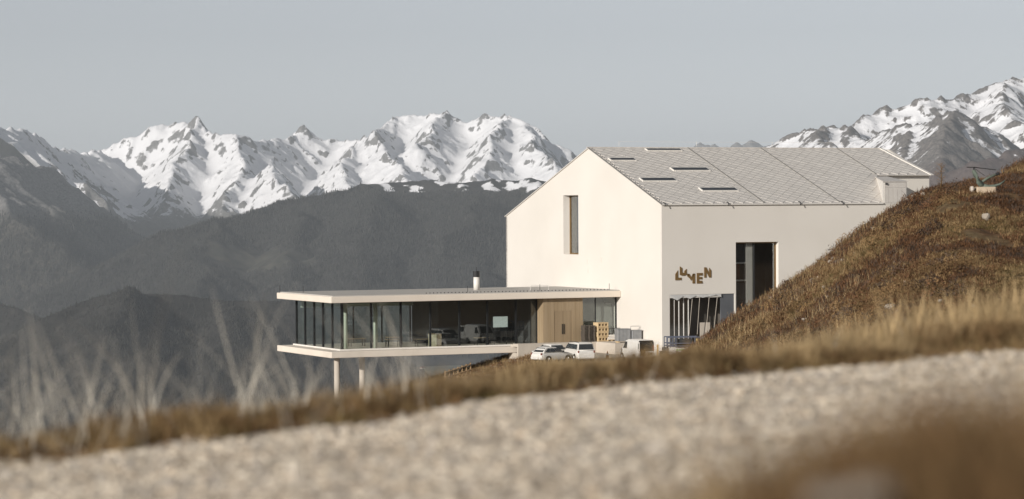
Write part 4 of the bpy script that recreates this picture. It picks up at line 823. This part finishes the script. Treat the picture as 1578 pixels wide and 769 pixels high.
# boulders showing through the heather
M_rock = mat('pale_boulder', (.40, .35, .29), (.27, .23, .19), scale=4, rough=.9, bump=.5, bscale=18)
def boulder(seed):
    r = random.Random(seed); bm_ = bmesh.new(); bmesh.ops.create_icosphere(bm_, subdivisions=2, radius=1)
    for v_ in bm_.verts:
        n_ = 1 + .22 * math.sin(v_.co.x * 3.1 + seed) * math.cos(v_.co.y * 2.7 - seed) + r.uniform(-.1, .1); v_.co *= n_; v_.co.z *= .75
        if v_.co.z > .45: v_.co.z = .45 + (v_.co.z - .45) * .4
    me = bpy.data.meshes.new('boulder'); bm_.to_mesh(me); bm_.free(); me.materials.append(M_rock); return me
BD = [boulder(i) for i in range(5)]
spots = [(1520, 338, 5.5, 'pale upright boulder high on the hill below the green rig'), (1285, 402, 4, 'upper stone of the pale cluster right of the tall window'), (1292, 408, 5, 'biggest stone of the pale cluster right of the tall window'), (1281, 407, 4.5, 'lower left stone of the pale cluster right of the tall window'), (1299, 405, 3.5, 'rightmost small stone of the pale cluster beside the tall window'), (1254, 436, 5, 'pale boulder low on the left flank of the hill'), (1262, 432, 3.5, 'small stone touching the boulder low on the left flank'),
         (1322, 362, 5, 'flat pale stone at the skyline of the hill above the tall window'), (1348, 357, 4, 'stone near the skyline below the left edge of the dormer'), (1330, 372, 3.2, 'small stone just under the flat skyline stone'), (1258, 466, 3.6, 'stone at the hill foot straight below the left flank boulder'), (1270, 447, 3, 'small stone between the left flank boulder and the hill foot'), (1372, 478, 8, 'largest tan boulder half buried at the foot of the hill'), (1240, 497, 4, 'stone in the straw grass at the lower left hill foot'), (1247, 505, 3, 'lowest small stone in the straw grass of the hill foot'), (1276, 462, 3, 'small stone right of the one at the hill foot below the flank'),
         (1411, 307, 6, 'dark grey rock in the heather beside the dormer'), (1424, 303, 4.5, 'rock on the crest under the far end of the roof'), (1400, 312, 4, 'rock on the crest directly under the dormer panels'), (1450, 470, 3.5, 'small stone on the lower slope right of the tan boulder'), (1500, 478, 3, 'small stone far out on the lower right slope'), (1395, 440, 2.5, 'small lone stone in the middle of the hill face'), (1228, 452, 3, 'small stone on the crest below the right jamb of the tall window'), (1190, 462, 3, 'small stone on the crest in front of the tall window'), (1310, 385, 2.5, 'tiny stone above the pale cluster on the left flank'), (1318, 395, 3, 'small stone to the right of the pale cluster, on heather')]
for i, (a, c, s, lab) in enumerate(spots):
    g = ground_hit(a, c + s * .4)
    if g is None: continue
    k = s / FPX * g.y * 1.15
    o = link('boulder', BD[i % 5], None, None, (g.x, g.y, g.z + k * .15 + .10), random.uniform(0, 6)); o.scale = (k, k, k * (1.35 if i == 0 else 1)); tag(o, lab or 'small pale stone half sunk in the heather of the hill', 'boulder', 'stones on the hill')
# ================================================================== vegetation and gravel
def tuft(n, h, spread, lean, w, m, seed, seg=3, head=False):
    r = random.Random(seed); b = MB()
    for i in range(n):
        a = r.uniform(0, 6.283); d = Vector((math.cos(a), math.sin(a), 0)); p = Vector((r.gauss(0, spread), r.gauss(0, spread), -.02 * h)); hh = h * r.uniform(.55, 1.1); le = lean * r.uniform(.3, 1.3); sd = Vector((-d.y, d.x, 0)); rot = r.uniform(-1, 1); sd = (sd + d * rot).normalized()
        k = len(b.v)
        for s in range(seg + 1):
            f = s / seg; c = p + d * (le * hh * f ** 1.8) + Vector((0, 0, hh * (f - .25 * le * f * f))); ww = w * (1 - f ** 1.6 * .9) * .5; b.v += [tuple(c - sd * ww), tuple(c + sd * ww)]
            if s: b.f.append((k + 2 * s - 2, k + 2 * s - 1, k + 2 * s + 1, k + 2 * s))
        if head:
            for q in range(3): e = c + Vector((r.uniform(-.01, .01), r.uniform(-.01, .01), -.02 * q)) ; k2 = len(b.v); b.v += [tuple(e - sd * .006), tuple(e + sd * .006), tuple(e + sd * .004 + Vector((0, 0, .03))), tuple(e - sd * .004 + Vector((0, 0, .03)))]; b.f.append((k2, k2 + 1, k2 + 2, k2 + 3))
    me = bpy.data.meshes.new('tuft'); me.from_pydata(b.v, [], b.f); me.update(); me.materials.append(m); return me
def leafy(name, c1, c2, rand=.35):
    m = mat(name, c1, c2, scale=3, rough=.85, rand=rand, spec=.15); nt = m.node_tree; b = nt.nodes['Principled BSDF']
    tl = nt.nodes.new('ShaderNodeBsdfTranslucent'); ad = nt.nodes.new('ShaderNodeMixShader'); ad.inputs[0].default_value = .25
    nt.links.new(b.inputs['Base Color'].links[0].from_socket, tl.inputs[0]); nt.links.new(b.outputs[0], ad.inputs[1]); nt.links.new(tl.outputs[0], ad.inputs[2]); nt.links.new(ad.outputs[0], nt.nodes['Material Output'].inputs[0]); return m
M_straw = leafy('straw_grass', (.50, .375, .21), (.34, .24, .125), .5); M_brown = leafy('brown_grass', (.27, .175, .085), (.17, .105, .05), .5); M_heath = leafy('heather', (.20, .105, .055), (.11, .058, .03), .5); M_green = leafy('olive_grass', (.19, .145, .06), (.12, .09, .038))
M_pale = leafy('bleached_stalk', (.72, .67, .58), (.62, .56, .46), .2); M_tan = leafy('tan_grass', (.40, .29, .15), (.28, .19, .095), .45)
T_straw = [tuft(16, .30, .05, .5, .006, M_straw, i, 3) for i in range(3)]; M_turf = leafy('dark_turf', (.21, .125, .06), (.11, .068, .034), .6)
T_brown = [tuft(22, .14, .05, .7, .006, M_turf, 10 + i, 2) for i in range(3)] + [tuft(20, .10, .05, .7, .006, M_green, 20, 2), tuft(18, .15, .05, .7, .005, M_tan, 21, 2), tuft(18, .17, .05, .6, .005, M_brown, 22, 2), tuft(16, .16, .05, .7, .005, M_tan, 23, 2)]
M_grey = leafy('grey_heath', (.13, .095, .07), (.08, .055, .042), .5)
T_heath = [tuft(30, .15, .13, 1.0, .026, M_heath, 30 + i, 2) for i in range(3)] + [tuft(26, .14, .13, 1.0, .022, M_brown, 34, 2), tuft(26, .16, .12, .9, .016, M_tan, 36, 2), tuft(24, .13, .12, 1.0, .022, M_green, 35, 2), tuft(30, .2, .12, .8, .026, M_grey, 37, 2)]
T_far = [tuft(8, .46, .10, .42, .015, M_straw, 40 + i, 4) for i in range(2)] + [tuft(18, .38, .1, .5, .012, M_tan, 44, 3)]
T_stalk = [tuft(1 + i % 2, .55, .02, .75, .0034 + .0006 * i, M_pale, 50 + i, 7) for i in range(4)]
def fan(n, y0, y1, r, a0=-.2, a1=.205, power=1.0):
    """random ground points between two distances within an angular fan"""
    y = y0 * (y1 / y0) ** (r.random(n) ** power); a = r.uniform(a0, a1, n); return a * y, y
def up(x, y): return np.stack([x, y, ground_z(x, y)], -1)
r = np.random.default_rng(5)
# heather covering the mound
x, y = fan(170000, 34, 190, r, .035, .23); s = r.uniform(.5, 1.3, len(x)) * np.clip(y / 85, .55, 1.3); pm = fbm(x / 3.2, y / 6, 4, 33); bare = fbm(x / 1.6, y / 3, 3, 36)
keep = (ground_z(x, y) > -13.5) & (bare < .75)
for cond, pr, sd, lab in ((pm < .1, T_heath[:3] + T_heath[6:], 1, 'rust brown heather patches covering the hill'), ((pm >= .1) & (pm < .7), [T_heath[3], T_heath[4], T_heath[0]], 31, 'tawny dry turf between the heather on the hill'), (pm >= .7, [T_heath[5], T_heath[4], T_heath[3]], 32, 'olive and tan turf patches on the hill')):
    q = keep & cond; tag(scatter('heather', up(x, y)[q], s[q] * .8, pr, seed=sd, tilt=.2), lab, 'heather', kind='stuff')
# knee high dwarf shrubs that break the outline
def shrub(seed, m):
    rr_ = random.Random(seed); b = MB()
    for i in range(360):
        d = Vector((rr_.gauss(0, 1), rr_.gauss(0, 1), abs(rr_.gauss(0, .8)))).normalized(); p = d * (.22 + .12 * rr_.random()) * (1 + .25 * math.sin(5 * d.x + seed)); p.z *= .75; t1 = Vector((rr_.gauss(0, 1), rr_.gauss(0, 1), rr_.gauss(0, 1))).normalized() * .02; t2 = t1.cross(d).normalized() * .011; k = len(b.v); b.v += [tuple(p - t1), tuple(p + t2), tuple(p + t1), tuple(p - t2)]; b.f.append((k, k + 1, k + 2, k + 3))
    me = bpy.data.meshes.new('shrub'); me.from_pydata(b.v, [], b.f); me.materials.append(m); return me
SHR = [shrub(1, M_heath), shrub(2, M_grey), shrub(3, M_brown), shrub(4, M_brown)]
x, y = fan(1500, 55, 165, r, .05, .22); keep = fbm(x / 4, y / 7, 3, 55) > -.1
tag(scatter('dwarf_shrubs', up(x, y)[keep], r.uniform(.5, 1.5, keep.sum()) ** 1.3, SHR, seed=34, tilt=.15), 'low rounded dwarf shrubs dotted over the hill', 'shrubs', kind='stuff')
# straw grass: lower flank of the hill and behind the verge on the right
x, y = fan(4200, 13.5, 62, r, .0, .215, 1.1); d_ = np.clip((x / y - .03) / .08, 0, 1)
keep = r.random(len(x)) < (.25 + .75 * d_) * np.clip(1.15 - (y - 14) / 70, .08, 1)
tag(scatter('straw_grass', up(x, y)[keep], r.uniform(.5, 1.2, keep.sum()) * np.clip(y[keep] / 30, .5, 1.0) * r.uniform(.5, 1.35, keep.sum()), T_far, seed=2, tilt=.12), 'dry straw coloured grass at the foot of the hill', 'grass', kind='stuff')
x, y = fan(7000, 44, 120, r, .06, .21, 1.0); zc = ground_z(x, y); patch = fbm(x / 5, y / 9, 3, 66) + .9 * np.clip((.115 - x / y) / .05, -1, 1)
keep = patch > .3
tag(scatter('straw_grass', up(x, y)[keep], r.uniform(.7, 1.3, keep.sum()) * np.clip(y[keep] / 80, .5, 1.2) * .75, T_far, seed=9, tilt=.15), 'scattered pale grass tussocks on the left flank of the hill', 'grass', kind='stuff')
# slope and plateau edge below the restaurant
x, y = fan(14000, 200, 282, r, -.09, .03); keep = (x < 3.0)
tag(scatter('slope_grass', up(x, y)[keep], r.uniform(.8, 1.6, keep.sum()) * 1.2, T_heath[:5] + T_far[2:], seed=3), 'brown grass on the slope under the restaurant', 'grass', kind='stuff')
x = r.uniform(-1, 15.5, 2600); y = r.uniform(236, 251.5, 2600)
tag(scatter('lot_edge_grass', up(x, y), r.uniform(.5, 1.25, len(x)) * (1.1 + .9 * (y > 246)), T_far + T_heath[3:5], seed=23, tilt=.15), 'brown grass fringe in front of the parked cars', 'grass', kind='stuff')
# verge along the far edge of the gravel
n = 9000; x = r.uniform(-3.2, 4.2, n); e = np.abs(r.normal(0, .5, n)) + .02 - .22 * (r.random(n) < .2); y = path_far(x) + e; keep = (np.abs(x / y) < .24) & (e < 2.4)
tag(scatter('verge_grass', up(x, y)[keep], r.uniform(.16, .45, keep.sum()) * np.clip(.9 + 1.3 * fbm(x[keep] * 2.2, y[keep] * 2.2, 3, 71), .35, 1.5), T_brown[3:] + T_brown[:2], seed=4, tilt=.15), 'short brown and olive turf along the far edge of the gravel path', 'grass', kind='stuff')
n = 1500; x = r.uniform(-3.0, 4.0, n); e = r.uniform(.05, 1.4, n); y = path_far(x) + e; keep = np.abs(x / y) < .24
tag(scatter('verge_grass', up(x, y)[keep], r.uniform(.08, .34, keep.sum()) * (.7 + .6 * fbm(x[keep] * 1.5, y[keep] * 1.5, 2, 3)).clip(.3, 1.5), T_straw, seed=5, tilt=.12), 'pale straw tufts standing along the verge', 'grass', kind='stuff')
n = 2000; x = r.uniform(-3.0, 4.0, n); e = .12 + 1.5 * r.random(n) ** 1.2; y = path_far(x) + e; den = sat((x + 1.6) / 2.0) * .6 + .4; keep = (np.abs(x / y) < .24) & (r.random(n) < den * (.35 + .65 * (fbm(x * 1.1, y * 1.1, 2, 12) > -.1)))
tag(scatter('verge_grass', up(x, y)[keep], (r.uniform(.2, .5, n) * (.55 + .45 * sat((x + 1.2) / 2)))[keep], T_straw, seed=15, tilt=.2), 'golden dry grass fluffing up behind the gravel edge', 'grass', kind='stuff')
# tall bleached stalks, thickest at the left
n = 400; x = np.where(r.random(n) < .93, -1.9 + 1.75 * r.random(n) ** 1.5, r.uniform(-.1, 2.5, n)); y = path_far(x) + r.uniform(-.05, 1.2, n)
tag(scatter('tall_stalks', up(x, y), r.uniform(.25, .95, n) * np.where(x > -.3, .45, 1), T_stalk, seed=6, tilt=.22), 'tall bleached grass stalks standing against the dark valley', 'grass', kind='stuff')
x = np.array([-.40, -.44, -.33, -.30, -.62]); y = np.array([4.2, 4.6, 4.4, 4.0, 4.6])
tag(scatter('near_stalks', up(x, y), r.uniform(.7, .95, len(x)), T_stalk[:2], seed=16, tilt=.1), 'a few soft blurred stalks rising close to the lens', 'grass', kind='stuff')
# rough clump close to the lens, bottom right
n = 15000; x = r.uniform(-.14, 2.2, n); y = 1.55 + r.uniform(0, 1.0, n); h_ = sat((x / y + .05) / .16)
tag(scatter('near_grass', up(x, y), r.uniform(.32, .62, n) * (.5 + .55 * h_) * np.clip(.95 + 1.0 * fbm(x * 6, y * 6, 2, 72), .4, 1.6), T_brown[:3] + T_brown[5:6], seed=7, tilt=.25), 'dark brown turf close to the lens', 'grass', kind='stuff')
n = 4200; x = r.uniform(-.14, 2.2, n); y = 1.8 + r.uniform(0, .9, n); keep = (r.random(n) < np.where(x > .30, .6, 1)) & (fbm(x * 5, y * 5, 2, 73) > -.2)
tag(scatter('near_grass', up(x, y)[keep], r.uniform(.35, .7, keep.sum()) * (.52 + .3 * sat((x[keep] / y[keep] + .05) / .16)), T_straw + T_brown[4:], seed=17, tilt=.25), 'golden dry tufts close to the lens', 'grass', kind='stuff')
for a, c, yy0, k, lab in ((1338, 756, 1.75, .012, 'pale blurred stone among the near grass at the lower edge'), (1272, 766, 1.75, .011, 'smaller blurred stone beside the pale one at the lower edge')):
    p = at(a, c, yy0); o = link('field_stone', BD[1], None, None, (p.x, p.y, p.z)); o.scale = (k * 1.3, k, k); tag(o, lab, 'stone')
# gravel of the path
def pebble(seed, m):
    r_ = random.Random(seed); bm_ = bmesh.new(); bmesh.ops.create_icosphere(bm_, subdivisions=1, radius=1)
    for v_ in bm_.verts: v_.co *= r_.uniform(.75, 1.15); v_.co.z *= .42
    me = bpy.data.meshes.new('pebble'); bm_.to_mesh(me); bm_.free(); me.materials.append(m); return me
PEB = [pebble(i, m) for i, m in enumerate((mat('pebble_pale', (.59, .515, .41), (.52, .45, .355), scale=2, rand=.3), mat('pebble_tan', (.52, .435, .335), (.46, .38, .295), scale=2, rand=.3), mat('pebble_grey', (.40, .355, .31), (.34, .305, .265), scale=2, rand=.35), mat('pebble_white', (.65, .58, .48), (.59, .525, .435), scale=2, rand=.2)))]
n = 70000; y = 2.3 + r.random(n) ** .8 * 11; x = r.uniform(-1, 1, n) * (.24 * y + .9); keep = (y < path_far(x) + .12 * r.normal(0, 1, n)) & (y > path_near(x) - .2)
tag(scatter('gravel', up(x, y)[keep], .0045 + .011 * r.random(keep.sum()) ** 3 + .004 * r.random(keep.sum()), PEB, seed=8, tilt=.4), 'loose pale gravel covering the path', 'gravel', kind='stuff')
# larch sapling on the skyline by the green rig
g = ground_hit(1450, 292) or at(1450, 290, 110); lt = tag(empty('larch_sapling', g), 'small bare orange brown sapling on the skyline left of the green rig', 'tree')
b = MB(); rr_ = random.Random(3); b.tube([(0, 0, -.1), (.02, 0, .45), (0, .02, .85)], .02, 6, .006); lf = MB()
for i in range(26):
    h = .12 + .7 * i / 26; a = rr_.uniform(0, 6.28); ln = (.32 - .2 * h) * rr_.uniform(.6, 1.2); e = Vector((math.cos(a) * ln, math.sin(a) * ln, h + ln * .6)); b.tube([(0, 0, h), e * .6 + Vector((0, 0, h * .4)), e], .006, 4, .002)
    for q in range(12):
        p = Vector((0, 0, h)).lerp(e, rr_.uniform(.3, 1)) + Vector((rr_.gauss(0, .02), rr_.gauss(0, .02), rr_.gauss(0, .02))); k = len(lf.v); d = Vector((rr_.gauss(0, 1), rr_.gauss(0, 1), rr_.gauss(0, 1))).normalized() * .012; d2 = d.orthogonal().normalized() * .006; lf.v += [tuple(p - d), tuple(p + d2), tuple(p + d), tuple(p - d2)]; lf.f.append((k, k + 1, k + 2, k + 3))
b.build('trunk', M_brown, lt); me = bpy.data.meshes.new('crown'); me.from_pydata(lf.v, [], lf.f); link('crown', me, leafy('larch_needles', (.36, .22, .10), (.26, .15, .07)), lt)
# ------------------------------------------------------------------ village in the valley
M_house = mat('village_wall', (.66, .63, .58), (.58, .55, .5), scale=.2, rough=.9); M_tile = mat('village_roof', (.20, .10, .075), (.14, .08, .06), scale=.3, rough=.9)
b = MB().box((-8, -6, 0), (8, 6, 8)); wall_me = mesh('wall', b.v, b.f); wall_me.materials.append(M_house)
b = MB().prism([(-7.2, 7.9), (7.2, 7.9), (0, 12.5)], 0, -8.8, 8.8); roof_me = mesh('roof', b.v, b.f); roof_me.materials.append(M_tile)
b = MB().box((-8.06, -1, 3), (-8.0, 1, 5)); win_me = mesh('window', b.v, b.f); win_me.materials.append(M_intd)
def valley_hit(u_, v_):
    d = fw + RR * ((u_ - 789) / FPX) - UU * ((v_ - 384.5) / FPX); d = d / d.y; y = 9000.0
    for _ in range(30): y = -600.0 / d.z if d.z < 0 else 9000
    Xm, Ym, Hm = MID[:3]; j = int(np.clip((y - Ym[0, 0]) / 15, 0, Hm.shape[0] - 1)); i_ = int(np.clip((d.x * y - Xm[0, 0]) / 15, 0, Hm.shape[1] - 1))
    return Vector((d.x * y, y, max(-600.0, float(Hm[j, i_])) - 3))
for i, (a, c) in enumerate(((588, 567), (594, 570), (600, 566), (605, 569), (611, 572), (622, 566), (628, 553), (636, 552), (642, 554), (650, 570), (596, 575), (606, 577), (585, 573), (730, 560), (770, 552), (745, 566))):
    p = valley_hit(a, c); h_ = empty('village_house', p, random.uniform(0, 3)); h_.scale = (random.uniform(1.1, 1.9),) * 3; tag(h_, 'tiny white house with brown roof in the hazy valley under the restaurant', 'house', 'houses of the valley village')
    link('wall', wall_me, None, h_); link('roof', roof_me, None, h_); link('window', win_me, None, h_)
rd = [valley_hit(a, c) for a, c in ((570, 574), (590, 571), (610, 569), (630, 570), (650, 574), (670, 580))]
b = MB(); b.v = [tuple(p + Vector((0, q, 5))) for p in rd for q in (-9, 9)]; b.f = [(2 * i, 2 * i + 1, 2 * i + 3, 2 * i + 2) for i in range(len(rd) - 1)]
me = bpy.data.meshes.new('road'); me.from_pydata(b.v, [], b.f); tag(link('road', me, mat('valley_road_asphalt', (.30, .29, .27), (.25, .24, .23), scale=.05)), 'pale road through the valley village', 'road', kind='structure')


# ------------------------------------------------------------------ haze
hz = bpy.data.materials.new('haze_air'); hz.use_nodes = True; hn = hz.node_tree; hn.nodes.clear()
pv = hn.nodes.new('ShaderNodeVolumePrincipled'); pv.inputs['Color'].default_value = (.86, .93, 1, 1); pv.inputs['Density'].default_value = 2.4e-5; pv.inputs['Anisotropy'].default_value = 0.0
ho = hn.nodes.new('ShaderNodeOutputMaterial'); hn.links.new(pv.outputs[0], ho.inputs['Volume'])
o = box('haze', (-32000, -3000, -1000), (32000, 46000, 1050), hz)
tag(o, 'thin grey haze filling the valley air', 'haze', kind='stuff')
